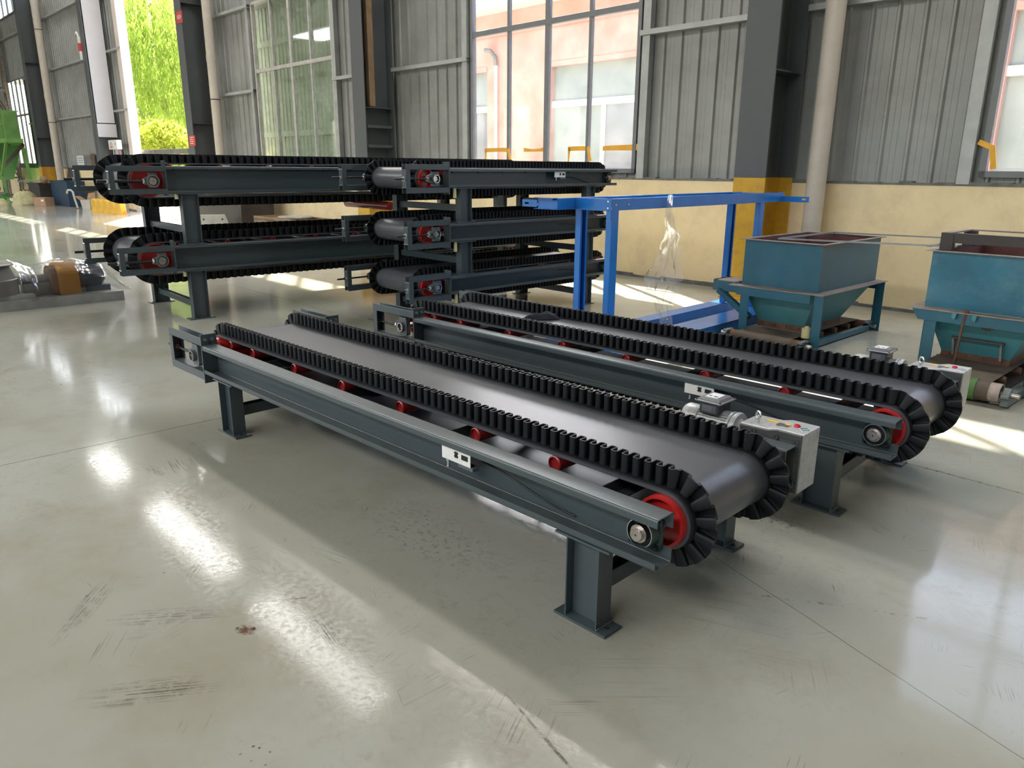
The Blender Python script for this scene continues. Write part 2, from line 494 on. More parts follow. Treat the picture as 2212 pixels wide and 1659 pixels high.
    Lk.new(m1.outputs[0], m2.inputs[2])
    m3 = N.new('ShaderNodeMath')
    m3.operation = 'ADD'
    m3.inputs[1].default_value = -(ax * dn / ll - an * dx / ll)
    Lk.new(m2.outputs[0], m3.inputs[0])
    wob = N.new('ShaderNodeMath')
    wob.operation = 'MULTIPLY_ADD'
    wob.inputs[1].default_value = 0.02
    Lk.new(noise_(2.0, 3), wob.inputs[0])
    Lk.new(m3.outputs[0], wob.inputs[2])
    m4 = N.new('ShaderNodeMath')
    m4.operation = 'ADD'
    m4.inputs[1].default_value = -0.01
    Lk.new(wob.outputs[0], m4.inputs[0])
    m5 = N.new('ShaderNodeMath')
    m5.operation = 'ABSOLUTE'
    Lk.new(m4.outputs[0], m5.inputs[0])
    cr = rng(m5.outputs[0], 0.0008, 0.002, 0.8, 0.0)
    c = mix(mul(cr, rng(sx.outputs['X'], 2.2, 2.9)), c, (0.06, 0.05, 0.045))
    Lk.new(c, b.inputs['Base Color'])
    rgh = rng(noise_(45, 4, 0.8), 0.42, 0.62, 0.045, 0.17)
    Lk.new(rgh, b.inputs['Roughness'])
    b.inputs['Specular IOR Level'].default_value = 0.12
    bp = N.new('ShaderNodeBump')
    bp.inputs['Strength'].default_value = 0.035
    bp.inputs['Distance'].default_value = 0.004
    ad = N.new('ShaderNodeMath')
    ad.operation = 'MULTIPLY_ADD'
    ad.inputs[1].default_value = 0.5
    Lk.new(noise_(120, 2, 0.5), ad.inputs[0])
    Lk.new(noise_(9, 4, 0.5), ad.inputs[2])
    Lk.new(ad.outputs[0], bp.inputs['Height'])
    Lk.new(bp.outputs[0], b.inputs['Normal'])
    return m
M['floor'] = floor_mat()
M['joint'] = mat('dark_joint_filler', (0.07, 0.06, 0.05), 0.9, 0, 0.3, 20)

# ------------------------------------------------------------------ mesh helpers
class MB:
    def __init__(s):
        s.v = []
        s.f = []
    def add(s, vs, fs):
        o = len(s.v)
        s.v += [tuple(p) for p in vs]
        s.f += [tuple(i + o for i in f) for f in fs]
        return s
    def bx(s, x0, x1, y0, y1, z0, z1):
        x0, x1 = min(x0, x1), max(x0, x1)
        y0, y1 = min(y0, y1), max(y0, y1)
        z0, z1 = min(z0, z1), max(z0, z1)
        return s.hexa([(x0, y0, z0), (x1, y0, z0), (x1, y1, z0), (x0, y1, z0), (x0, y0, z1), (x1, y0, z1), (x1, y1, z1), (x0, y1, z1)])
    def hexa(s, p):
        return s.add(p, [(3, 2, 1, 0), (4, 5, 6, 7), (0, 1, 5, 4), (1, 2, 6, 5), (2, 3, 7, 6), (3, 0, 4, 7)])
    def prism(s, poly, axis, a0, a1):
        # poly: ccw list of 2d points; axis 'x': (y,z), 'y': (x,z), 'z': (x,y)
        n = len(poly)
        def P(q, a):
            return {'x': (a, q[0], q[1]), 'y': (q[0], a, q[1]), 'z': (q[0], q[1], a)}[axis]
        vs = [P(q, a0) for q in poly] + [P(q, a1) for q in poly]
        fs = [tuple(range(n))[::-1], tuple(range(n, 2 * n))]
        fs += [(i, (i + 1) % n, n + (i + 1) % n, n + i) for i in range(n)]
        return s.add(vs, fs)
    def bar(s, p0, p1, w, h, up=(0, 0, 1)):
        p0, p1 = Vector(p0), Vector(p1)
        d = (p1 - p0).normalized()
        up = Vector(up)
        if abs(d.dot(up)) > 0.98:
            up = Vector((1, 0, 0))
        r = d.cross(up).normalized() * (w / 2)
        u = r.normalized().cross(d).normalized() * (h / 2)
        return s.hexa([p0 - r - u, p0 + r - u, p1 + r - u, p1 - r - u, p0 - r + u, p0 + r + u, p1 + r + u, p1 - r + u])
    def cyl(s, p0, p1, r0, r1=None, n=20, caps=True):
        r1 = r0 if r1 is None else r1
        return s.lathe([(r0, 0.0), (r1, (Vector(p1) - Vector(p0)).length)], p0, Vector(p1) - Vector(p0), n, caps)
    def lathe(s, prof, org, axis, n=24, caps=True):
        org, a = Vector(org), Vector(axis).normalized()
        t = Vector((0, 0, 1)) if abs(a.z) < 0.9 else Vector((1, 0, 0))
        e1 = a.cross(t).normalized()
        e2 = a.cross(e1)
        vs, fs = [], []
        for r, h in prof:
            for i in range(n):
                g = 2 * PI * i / n
                vs.append(org + a * h + (e1 * math.cos(g) + e2 * math.sin(g)) * r)
        for k in range(len(prof) - 1):
            for i in range(n):
                j = (i + 1) % n
                fs.append((k * n + i, (k + 1) * n + i, (k + 1) * n + j, k * n + j))
        if caps:
            fs.append(tuple(range(n)))
            fs.append(tuple(range((len(prof) - 1) * n, len(prof) * n))[::-1])
        return s.add(vs, fs)
    def tube(s, pts, r, n=8, closed=False):
        pts = [Vector(p) for p in pts]
        vs, fs = [], []
        m = len(pts)
        prev = None
        for k, p in enumerate(pts):
            if closed:
                d = (pts[(k + 1) % m] - pts[k - 1]).normalized()
            else:
                d = (pts[min(k + 1, m - 1)] - pts[max(k - 1, 0)]).normalized()
            t = prev if prev is not None else (Vector((0, 0, 1)) if abs(d.z) < 0.9 else Vector((1, 0, 0)))
            e1 = (t - d * t.dot(d)).normalized()
            prev = e1
            e2 = d.cross(e1)
            for i in range(n):
                g = 2 * PI * i / n
                vs.append(p + (e1 * math.cos(g) + e2 * math.sin(g)) * r)
        rng_ = m if closed else m - 1
        for k in range(rng_):
            for i in range(n):
                j = (i + 1) % n
                a, b = k * n, ((k + 1) % m) * n
                fs.append((a + i, a + j, b + j, b + i))
        if not closed:
            fs.append(tuple(range(n))[::-1])
            fs.append(tuple(range((m - 1) * n, m * n)))
        return s.add(vs, fs)
    def build(s, name, m, parent=None, smooth=None, bevel=None, seg=2):
        me = bpy.data.meshes.new(name)
        me.from_pydata(s.v, [], s.f)
        me.update()
        me.materials.append(M[m] if isinstance(m, str) else m)
        if smooth is not None:
            me.shade_smooth()
            me.set_sharp_from_angle(angle=math.radians(smooth))
        o = bpy.data.objects.new(name, me)
        COL.objects.link(o)
        if parent is not None:
            o.parent = parent
        if bevel:
            bm = o.modifiers.new('edge_round', 'BEVEL')
            bm.width = bevel
            bm.segments = seg
            bm.limit_method = 'ANGLE'
            bm.angle_limit = math.radians(40)
        return o

def tag(o, label=None, cat=None, group=None, kind=None):
    if label:
        o['label'] = label
    if cat:
        o['category'] = cat
    if group:
        o['group'] = group
    if kind:
        o['kind'] = kind
    return o

def empty(name, loc=(0, 0, 0), rz=0.0):
    o = bpy.data.objects.new(name, None)
    COL.objects.link(o)
    o.location = loc
    o.rotation_euler = (0, 0, rz)
    o.empty_display_size = 0.1
    return o

def wplace(o):      # put an object that is modelled in building coordinates
    o.location = ORG
    o.rotation_euler = (0, 0, PHI)
    return o

def instance(src, name, parent, loc=(0, 0, 0), rot=(0, 0, 0)):
    o = bpy.data.objects.new(name, src.data)
    COL.objects.link(o)
    o.parent = parent
    o.location = loc
    o.rotation_euler = rot
    for mo in src.modifiers:
        if mo.type == 'BEVEL':
            b = o.modifiers.new('edge_round', 'BEVEL')
            b.width, b.segments = mo.width, mo.segments
            b.limit_method, b.angle_limit = mo.limit_method, mo.angle_limit
    return o

def text(name, body, size, m, parent, loc, rot, ext=0.0005, align='CENTER'):
    cu = bpy.data.curves.new(name, 'FONT')
    cu.body = body
    cu.size = size
    cu.extrude = ext
    cu.align_x = align
    cu.align_y = 'CENTER'
    cu.materials.append(M[m])
    tmp = bpy.data.objects.new(name + '_curve', cu)
    me = bpy.data.meshes.new_from_object(tmp)
    bpy.data.objects.remove(tmp)
    o = bpy.data.objects.new(name, me)
    COL.objects.link(o)
    o.parent = parent
    o.location = loc
    o.rotation_euler = rot
    return o

# ------------------------------------------------------------------ the building shell
W0, W1, NF = -52.0, 15.0, 24.0
ROOF = 10.0
fl = wplace(MB().bx(W0, W1, -NF, 0.35, -0.06, -0.012).build('floor', 'joint'))
tag(fl, 'worn grey-green coated concrete floor slabs with dark joints', kind='structure')
ws = [W0, -35.05, -29.05, -23.05, -17.05, -11.05, -5.05, 0.95, 6.95, W1]
ns = [-0.35, 4.68, 10.7, 17.2, NF]
for i in range(len(ws) - 1):
    for j in range(len(ns) - 1):
        MB().bx(ws[i] + 0.003, ws[i + 1] - 0.003, -ns[j + 1] + 0.003, -ns[j] - 0.003, -0.05, 0.0).build('slab', 'floor', fl)

COLW = [0.95 - 8.1 * k for k in range(-1, 7)]        # right edges of the column flanges
DOORS = [(-22.0, -17.25, 7.3)]
WINS = [(-12.85, -9.3, 1.5, 5.15), (-4.95, -1.42, 1.44, 5.2), (2.9, 6.5, 1.44, 5.2), (-38.6, -35.2, 1.5, 5.2)]
CLER = []
for k in range(len(COLW) - 1):
    CLER.append((COLW[k + 1] + 0.5, COLW[k] - 0.9, 7.75, 9.0))

def solid_rects(z0, z1):
    """rectangles of the window wall left over between its openings, above z0"""
    ops = [(a, b, 0, c) for a, b, c in DOORS] + WINS + CLER
    xs = sorted({W0, W1} | {v for o in ops for v in o[:2]})
    res = []
    for a, b in zip(xs[:-1], xs[1:]):
        cuts = sorted([(max(z0, o[2]), min(z1, o[3])) for o in ops if o[0] <= a + 1e-6 and o[1] >= b - 1e-6])
        z = z0
        for c0, c1 in cuts:
            if c0 > z + 1e-6:
                res.append((a, b, z, c0))
            z = max(z, c1)
        if z < z1 - 1e-6:
            res.append((a, b, z, z1))
    return res

wall_back = wplace(empty('wall_back'))
tag(wall_back, 'grey profiled sheet wall on a cream plastered base, with steel girts', kind='structure')
PITCH = 0.27
def sheet(a, b, z0, z1):
    prof = []
    k0, k1 = math.floor(a / PITCH) - 1, math.ceil(b / PITCH) + 1
    for k in range(k0, k1 + 1):
        x = k * PITCH
        for dx, y in ((-0.030, 0.10), (-0.012, 0.072), (0.012, 0.072), (0.030, 0.10), (0.085, 0.10), (0.089, 0.0978), (0.093, 0.10),
                      (0.145, 0.10), (0.149, 0.0978), (0.153, 0.10)):
            prof.append((x + dx, y))
    def yat(x):
        for p, q in zip(prof[:-1], prof[1:]):
            if p[0] <= x <= q[0]:
                return p[1] + (q[1] - p[1]) * (x - p[0]) / max(1e-9, q[0] - p[0])
        return 0.1
    pts = [(a, yat(a))] + [p for p in prof if a < p[0] < b] + [(b, yat(b))]
    n = len(pts)
    vs = [(x, y, z0) for x, y in pts] + [(x, y, z1) for x, y in pts] + [(x, y + 0.02, z0) for x, y in pts] + [(x, y + 0.02, z1) for x, y in pts]
    fs = []
    for i in range(n - 1):
        fs.append((i, i + 1, n + i + 1, n + i))
        fs.append((2 * n + i + 1, 2 * n + i, 3 * n + i, 3 * n + i + 1))
    MB().add(vs, fs).build('cladding_sheet', 'cladding', wall_back)
for a, b, z0, z1 in solid_rects(1.37, ROOF + 0.1):
    k = max(1, round((b - a) / 1.08))
    for i in range(k):
        sheet(a + (b - a) * i / k, a + (b - a) * (i + 1) / k, z0, z1)
# plastered base wall, broken by the doorway
for a, b in ((W0, -22.0), (-17.25, W1)):
    MB().bx(a, b, 0.0, 0.24, -0.05, 1.36).build('plaster_base', 'plaster', wall_back)
    # rough dirty mortar bed on its top
    mb = MB()
    x = a
    while x < b:
        x2 = min(b, x + random.uniform(0.1, 0.3))
        mb.bx(x, x2, -0.004 - random.random() * 0.006, 0.09, 1.352, 1.372 + random.random() * 0.022)
        x = x2
    mb.build('mortar_bed', 'mortar', wall_back)
    mb = MB()
    x = a
    while x < b:
        x2 = min(b, x + random.uniform(0.15, 0.5))
        mb.bx(x, x2, -0.003 - random.random() * 0.006, 0.01, 0.0, 0.03 + random.random() * 0.03)
        x = x2
    mb.build('dirty_skirting', 'mortar', wall_back)
# girts between the columns, stopped at the windows
for z in (3.27, 5.12, 6.98, 9.15):
    for k in range(len(COLW) - 1):
        a, b = COLW[k + 1], COLW[k] - 0.4
        segs = [(a, b)]
        for o in [(d[0], d[1], 0, d[2]) for d in DOORS] + WINS:
            if o[2] < z < o[3] + 0.05:
                new = []
                for p, q in segs:
                    if o[1] + 0.03 <= p or o[0] - 0.03 >= q:
                        new.append((p, q))
                    else:
                        if o[0] - 0.03 > p:
                            new.append((p, o[0] - 0.03))
                        if o[1] + 0.03 < q:
                            new.append((o[1] + 0.03, q))
                segs = new
        for p, q in segs:
            if q - p > 0.1:
                mb = MB()
                mb.bx(p, q, -0.05, 0.07, z - 0.006, z).bx(p, q, -0.05, -0.044, z - 0.065, z - 0.006).bx(p, q, -0.044, 0.07, z - 0.065, z - 0.060)
                mb.build('girt', 'girt', wall_back)
# vertical window posts beside the openings
for wv in (-13.0, -9.2, -5.06, -1.3, 2.78, 6.6):
    MB().bx(wv - 0.06, wv + 0.06, -0.02, 0.08, 1.37, 6.9).build('window_post', 'girt', wall_back)

def window(name, a, b, z0, z1, cols, rails, fm, gm, label, y=0.06, open_cols=()):
    r = wplace(empty(name))
    tag(r, label, kind='structure')
    t = 0.035
    MB().bx(a, b, y - 0.04, y + 0.04, z0, z0 + 0.06).build('sill_rail', fm, r)
    MB().bx(a, b, y - 0.04, y + 0.04, z1 - 0.06, z1).build('head_rail', fm, r)
    for x in (a, b - 0.06):
        MB().bx(x, x + 0.06, y - 0.04, y + 0.04, z0, z1).build('jamb', fm, r)
    zz = [z0 + 0.06] + list(rails) + [z1 - 0.06]
    for z in rails:
        MB().bx(a, b, y - 0.035, y + 0.035, z - 0.04, z + 0.04).build('transom', fm, r, bevel=0.006)
    xs = [a + 0.06 + (b - a - 0.12) * i / cols for i in range(cols + 1)]
    for i, x in enumerate(xs[1:-1]):
        wd = 0.045 if i == cols // 2 - 1 else 0.025
        MB().bx(x - wd, x + wd, y - 0.032, y + 0.032, z0 + 0.06, z1 - 0.06).build('mullion', fm, r, bevel=0.006)
    for i in range(cols):
        for j in range(len(zz) - 1):
            p = MB().bx(xs[i] + 0.02, xs[i + 1] - 0.02, y + 0.004 + 0.012 * (i % 2), y + 0.008 + 0.012 * (i % 2), zz[j] + 0.03, zz[j + 1] - 0.03).build('pane', gm, r)
    return r
window('window_1', *WINS[0], 4, (3.66,), 'winold', 'glass_old', 'greenish dirty four-light window in the grey sheet wall')
window('window_2', *WINS[1], 4, (3.6,), 'winframe', 'glass', 'tall bright four-light window behind the conveyor stack')
window('window_3', *WINS[2], 4, (3.6,), 'winframe', 'glass', 'bright window at the right edge beside the downpipe')
window('window_4', *WINS[3], 4, (3.66,), 'winframe', 'glass', 'bright far window behind the lattice mast')
for k, (a, b, z0, z1) in enumerate(CLER):
    window('window_%d' % (5 + k), a, b, z0, z1, 7, (), 'winframe', 'glass', 'high clerestory window above the sheet wall')
# unseen canopies added outside to keep sun off the upper openings
for k, (a, b, z0, z1) in enumerate(WINS + [(-22.0, -17.25, 0, 7.4)]):
    c = wplace(MB().hexa([(a - 0.9, 0.13, z1 + 0.08), (b + 0.2, 0.13, z1 + 0.08), (b + 0.2, 0.85, z1 + 0.0), (a - 0.9, 0.85, z1 + 0.0), (a - 0.9, 0.13, z1 + 0.13), (b + 0.2, 0.13, z1 + 0.13), (b + 0.2, 0.85, z1 + 0.04), (a - 0.9, 0.85, z1 + 0.04)]).build('shade_canopy_%d' % (20 + k), 'cladding'))
    tag(c, 'unseen sheet metal canopy added outside to shade the top of an opening', kind='structure')
# side view: what stands behind window_1 is another sheet wall of an annex
ax = wplace(empty('wall_annex'))
tag(ax, 'pale sheet wall of the annex seen through the greenish window', kind='structure')
for i in range(9):
    mb = MB()
    x0 = -13.9 + i * 0.55
    mb.bx(x0, x0 + 0.55, 0.62, 0.66, 0, 6.5)
    for q in (0.05, 0.23, 0.41):
        mb.bx(x0 + q, x0 + q + 0.03, 0.60, 0.62, 0, 6.5)
    mb.build('cladding_sheet', 'annex', ax)
MB().bx(-13.9, -8.95, 0.52, 0.6, 2.2, 2.32).build('girt', 'annex', ax)
MB().bx(-13.9, -8.95, 0.52, 0.6, 4.3, 4.42).build('girt', 'annex', ax)

# roof underside with translucent skylights, and the other walls
ceil = wplace(MB().bx(W0, W1, -NF, 0.35, ROOF, ROOF + 0.15).build('ceiling', 'roofm'))
tag(ceil, 'pale sheet roof underside with translucent skylight strips', kind='structure')
for n0, n1, spans in ((0.72, 1.6, ((-27.3, -24.3), (-20.8, -14.6), (-12.6, -6.9), (-4.4, 1.4), (3.7, 9.6))),
                      (18.5, 20.9, tuple((-45.7 + 8.14 * q, -39.5 + 8.14 * q) for q in range(7)))):  # second row, behind the camera, is added as fill light
    for xa_, xb_ in spans:
        MB().bx(xa_, xb_, -n1, -n0, ROOF - 0.03, ROOF - 0.01).build('skylight_panel', 'skylight', ceil)
wf_ = wplace(empty('wall_front'))
tag(wf_, 'sheet wall on the far side of the hall behind the camera', kind='structure')
MB().bx(W0, W1, -NF - 0.2, -NF, 0, 1.4).build('plaster_base', 'plaster', wf_)
MB().bx(W0, W1, -NF - 0.2, -NF, 5.0, ROOF).build('cladding_sheet', 'cladding', wf_)
x = W0
while x < W1:  # gaps between these sheets are openings added for fill light
    MB().bx(x, x + 1.6, -NF - 0.2, -NF, 1.4, 5.0).build('cladding_sheet', 'cladding', wf_)
    x += 4.0
for nm, x0, x1 in (('wall_left', W0 - 0.2, W0), ('wall_right', W1, W1 + 0.2)):
    o = wplace(MB().bx(x0, x1, -NF - 0.2, 0.35, 0, ROOF).build(nm, 'cladding'))
    tag(o, 'plain grey gable wall at the end of the hall', kind='structure')

# columns: H sections, yellow at the foot
def column(k, right):
    r = wplace(empty('column'))
    a, b = right - 0.4, right
    dep = 0.65
    for z0, z1, m in ((0.0, 1.41, 'colyellow'), (1.41, ROOF, 'column')):
        MB().bx(a, b, -dep, -dep + 0.02, z0, z1).build('front_flange', m, r, bevel=0.003)
        MB().bx(a, b, -0.02, -0.004, z0, z1).build('rear_flange', m, r)
        MB().bx((a + b) / 2 - 0.007, (a + b) / 2 + 0.007, -dep + 0.02, -0.02, z0, z1).build('web', m, r)
    for z in (2.55, 5.4, 8.2):
        MB().bx(a + 0.02, b - 0.02, -dep + 0.02, -0.02, z, z + 0.015).build('stiffener', 'column', r)
    MB().bx(a - 0.05, b + 0.05, -dep - 0.05, -0.004, 0.0, 0.02).build('base_plate', 'colyellow', r)
    return r
cl = {0: 'dark grey steel column with yellow foot between the two bright windows at right',
      1: 'grey steel column left of the big window, with timber in its recess',
      2: 'dark grey steel column at the right side of the open doorway',
      3: 'steel column with an added pale side panel left of the open doorway, carrying the electric box',
      4: 'dark far column with orange foot beside the green machine'}
cols = {}
for k in range(5):
    cols[k] = tag(column(k, 0.95 - 8.1 * k), cl[k], 'column', 'steel columns along the window wall')
MB().bx(-23.352, -23.342, -0.60, -0.05, 2.85, ROOF).build('added_pale_panel', 'lavender', cols[3])  # pale panels added so this side has the doorway brightness in its colour
MB().bx(-23.352, -23.335, -0.62, -0.03, 2.40, 2.82).build('added_pale_panel', 'lavender', cols[3])
# timber and ledges in the recess of the second column
tp = wplace(MB().bx(-7.29, -7.17, -0.52, -0.40, 2.58, 7.0).build('timber_plank', 'wood', None, bevel=0.004))
tag(tp, 'stained upright timber plank standing in the grey column recess', 'plank')
for z in (1.85, 2.2):
    MB().bx(-7.33, -7.17, -0.6, -0.05, z, z + 0.05).build('ledge', 'column', cols[1])

# downpipes
def downpipe(w_, n_, r_, label, joints):
    o = wplace(empty('downpipe'))
    MB().cyl((w_, -n_, 0.0), (w_, -n_, ROOF), r_, n=24).build('pipe', 'pipe', o, smooth=40)
    for z in joints:
        MB().cyl((w_, -n_, z), (w_, -n_, z + 0.16), r_ + 0.008, n=24).build('socket', 'pipe', o, smooth=40)
    for z in joints:
        MB().lathe([(r_ + 0.001, 0), (r_ + 0.006, 0.005), (r_ + 0.006, 0.025), (r_ + 0.001, 0.03)], (w_, -n_, z - 0.9), (0, 0, 1), 24, False).build('clamp', 'column', o, smooth=40)
    tag(o, label, 'pipe', 'plastic downpipes along the wall')
downpipe(1.36, 0.25, 0.105, 'cream plastic downpipe right of the yellow-footed column', (4.4,))
downpipe(-14.62, 0.25, 0.115, 'beige plastic downpipe beside the column at the doorway', (4.0, 8.0))
downpipe(-30.35, 0.25, 0.14, 'beige plastic downpipe at the far left column', (4.0, 7.4))

# doorway jambs
dj = wplace(empty('door_1'))
tag(dj, 'tall open doorway looking out to a willow', kind='structure')
MB().bx(-22.35, -22.0, -0.02, 0.26, 0, 7.3).build('jamb', 'jamb', dj)
MB().bx(-17.25, -17.1, -0.02, 0.26, 0, 7.3).build('jamb', 'lavender', dj)
MB().bx(-22.35, -17.1, -0.02, 0.26, 7.3, 7.5).build('lintel', 'lavender', dj)

# ------------------------------------------------------------------ conveyors
def lip_profile(side, W, b, zt, h, lip=0.028, t=0.004, r=0.009):
    """outline of a lipped channel, web towards the belt, opening outwards"""
    yo, yi = W / 2, W / 2 - b
    out = []
    def arc(cy, cz, rad, a0, a1, n=4):
        return [(cy + rad * math.cos(math.radians(a0 + (a1 - a0) * i / n)), cz + rad * math.sin(math.radians(a0 + (a1 - a0) * i / n))) for i in range(n + 1)]
    zb = zt - h
    # outer skin from the upper lip tip around to the lower lip tip
    o = [(yo, zt - lip)] + arc(yo - r, zt - r, r, 0, 90) + arc(yi + r, zt - r, r, 90, 180) + arc(yi + r, zb + r, r, 180, 270) + arc(yo - r, zb + r, r, 270, 360) + [(yo, zb + lip)]
    ri = r - t
    i_ = [(yo - t, zt - lip)] + arc(yo - r, zt - r, ri, 0, 90) + arc(yi + r, zt - r, ri, 90, 180) + arc(yi + r, zb + r, ri, 180, 270) + arc(yo - r, zb + r, ri, 270, 360) + [(yo - t, zb + lip)]
    if side < 0:
        o = [(-y, z) for y, z in o]
        i_ = [(-y, z) for y, z in i_]
    return o, i_
def channel(mb, o, i_, x0, x1):
    n = len(o)
    vs = [(x0, y, z) for y, z in o] + [(x0, y, z) for y, z in i_] + [(x1, y, z) for y, z in o] + [(x1, y, z) for y, z in i_]
    fs = []
    for k in range(n - 1):
        fs += [(k, k + 1, 2 * n + k + 1, 2 * n + k), (n + k + 1, n + k, 3 * n + k, 3 * n + k + 1),
               (k + 1, k, n + k, n + k + 1), (2 * n + k, 2 * n + k + 1, 3 * n + k + 1, 3 * n + k)]
    fs += [(0, 2 * n, 3 * n, n), (n - 1, n + n - 1, 3 * n + n - 1, 2 * n + n - 1)]
    mb.add(vs, fs)

def belt_path(xt, xh, zc, R, npts):
    """points (x,z,nx,nz) around both drums; starts at the top over the tail drum"""
    Ls = xh - xt
    tot = 2 * Ls + 2 * PI * R
    res = []
    for i in range(npts):
        s = tot * i / npts
        if s < Ls:
            res.append((xt + s, zc + R, 0, 1, s))
        elif s < Ls + PI * R:
            a = PI / 2 - (s - Ls) / R
            res.append((xh + R * math.cos(a), zc + R * math.sin(a), math.cos(a), math.sin(a), s))
        elif s < 2 * Ls + PI * R:
            q = s - Ls - PI * R
            res.append((xh - q, zc - R, 0, -1, s))
        else:
            a = -PI / 2 - (s - 2 * Ls - PI * R) / R
            res.append((xt + R * math.cos(a), zc + R * math.sin(a), math.cos(a), math.sin(a), s))
    return res, tot

def nut(mb, p, axis, r, h):
    mb.cyl(Vector(p), Vector(p) + Vector(axis).normalized() * h, r, n=6)

def conveyor(label, tail, ang, z0=0.0, W=0.9246, L=3.173, b=0.09, h=0.1735, zt=0.4917, lt=0.47, zft=0.5357, zfb=0.2826, zbr=0.556,
             zc=0.405, Rd=0.088, sw=0.07, pitch=0.0465, bh=0.29, sy=0.247, amp=0.019, feet=(0.2327, 2.8865), fl=0.1134, fw=0.0464, fo=0.044,
             xt=-0.15, xh=None, drive=True, sensor=True, idlers=(0.01, 0.285, 0.75, 1.207, 1.679, 2.18, 2.609), cream=True, retroll=None, boltrow=False, br=0.034, tdm='red'):
    xh = xh if xh is not None else L - 0.089
    R0 = empty('belt_conveyor', (tail[0], tail[1], z0), ang)
    tag(R0, label, 'conveyor', 'black sidewall belt conveyors on grey-blue frames')
    yi, yo = W / 2 - b, W / 2
    zb = zt - h
    for s in (-1, 1):
        mb = MB()
        o, i_ = lip_profile(s, W, b, zt, h)
        channel(mb, o, i_, 0.0, L - 0.11)
        # notch in the web around the head shaft
        n = len(o)
        top = [q for q in range(n) if o[q][1] > zt - 0.047]
        bot = [q for q in range(n) if o[q][1] < zb + 0.047]
        def sub(ix, extra):
            oo = [o[q] for q in ix]
            ii = [i_[q] for q in ix]
            e = (s * yi, extra)
            e2 = (s * (yi + 0.004), extra)
            if ix[0] == 0:
                return oo + [e], ii + [e2]
            return [e] + oo, [e2] + ii
        to, ti = sub(top, zt - 0.055)
        bo, bi = sub(bot, zb + 0.05)
        channel(mb, to, ti, L - 0.11, L)
        channel(mb, bo, bi, L - 0.11, L)
        mb.build('side_beam', 'steel', R0)
        # tail take-up frame made of small channels
        w_ = 0.068
        ya, yb = s * (yo - w_), s * yo
        f = MB()
        t = 0.005
        hb = 0.05
        for y0, y1 in ((ya, ya + s * t), (yb - s * t, yb)):
            f.bx(-lt, 0, y0, y1, zft - hb, zft).bx(-lt, 0, y0, y1, zfb, zfb + hb)
            f.bx(-lt, -lt + 0.045, y0, y1, zfb + hb, zft - hb)
        f.bx(-lt, 0, ya, yb, zft - hb, zft - hb + t).bx(-lt, 0, ya, yb, zfb + hb - t, zfb + hb)
        f.bx(-lt, -lt + t, ya, yb, zfb + hb, zft - hb)
        fr = f.build('take_up_frame', 'steel', R0, bevel=0.0012)
        # weld beads
        wb = MB()
        for zz in (zft - hb, zfb + hb):
            for q in range(7):
                yy = ya + (yb - ya) * (q + 0.5) / 7
                wb.lathe([(0.001, -0.004), (0.004, -0.002), (0.004, 0.002), (0.001, 0.004)], (-lt - 0.001, yy, zz), (0, 1, 0), 6)
        wb.build('weld_bead', 'chrome', fr)['kind'] = 'stuff'
        # end plate between frame and beam with two bolts above
        ep = MB().bx(-0.004, 0.006, s * (yi - 0.002), s * (yo + 0.002), zfb - 0.018, zbr).build('end_plate', 'steel', R0, bevel=0.001)
        for q in (0.3, 0.75):
            yy = s * (yi + (yo - yi) * q)
            for zz in (zt + (zbr - zt) * 0.5,):
                m2 = MB()
                nut(m2, (0.006, yy, zz), (1, 0, 0), 0.0105, 0.010)
                nut(m2, (-0.004, yy, zz), (-1, 0, 0), 0.0105, 0.008)
                m2.cyl((0.016, yy, zz), (0.026, yy, zz), 0.006, n=10)
                m2.build('bolt', 'castgrey', ep, smooth=30)
        # threaded adjusting rod with nuts and the sliding bearing
        yc = s * (yo - w_ / 2)
        rod = MB()
        rod.cyl((-lt - 0.10, yc, zc), (xt - 0.05, yc, zc), 0.0085 if br < 0.05 else 0.014, n=12)
        rd = rod.build('adjusting_rod', 'black', R0, smooth=40)
        for xx, rr, hh in ((-lt - 0.022, 0.017, 0.018), (-lt + 0.006, 0.017, 0.015), (xt - 0.088, 0.017, 0.018)):
            nn = MB()
            nut(nn, (xx, yc, zc), (1, 0, 0), rr * (1.35 if br > 0.05 else 1), hh)
            nn.build('nut', 'chrome', rd)
        MB().lathe([(0.022, 0), (0.022, 0.003)], (-lt - 0.004, yc, zc), (1, 0, 0), 16).build('washer', 'chrome', rd)
        bk = MB()
        yn, yf = yc - 0.018, yc + 0.018
        prof = [(xt - 0.075, zc - 0.028), (xt - 0.03, zc - 0.045), (xt - 0.03, zfb + 0.062), (xt + 0.042, zfb + 0.062), (xt + 0.05, zc - 0.045), (xt + 0.05, zc + 0.045), (xt + 0.042, zft - 0.062), (xt - 0.03, zft - 0.062), (xt - 0.03, zc + 0.045), (xt - 0.075, zc + 0.028)]
        bk.prism(prof, 'y', yn, yf)
        bb = bk.build('take_up_bearing', 'castgrey', R0, bevel=0.003)
        MB().bx(xt - 0.062, xt - 0.045, yc - 0.0185, yc + 0.0185, zc - 0.014, zc + 0.014).build('slot', 'hole', bb)
        ys = yc + s * 0.018
        MB().lathe([(br, 0), (br, 0.022), (br - 0.004, 0.022), (br - 0.004, 0.004)], (xt, ys, zc), (0, s, 0), 28, False).build('housing_ring', 'castgrey', bb, smooth=30)
        MB().lathe([(br - 0.0038, 0.004), (br - 0.0038, 0.0235), (br - 0.008, 0.0235), (br - 0.008, 0.004)], (xt, ys, zc), (0, s, 0), 28, False).build('bearing_ring', 'chrome', bb, smooth=30)
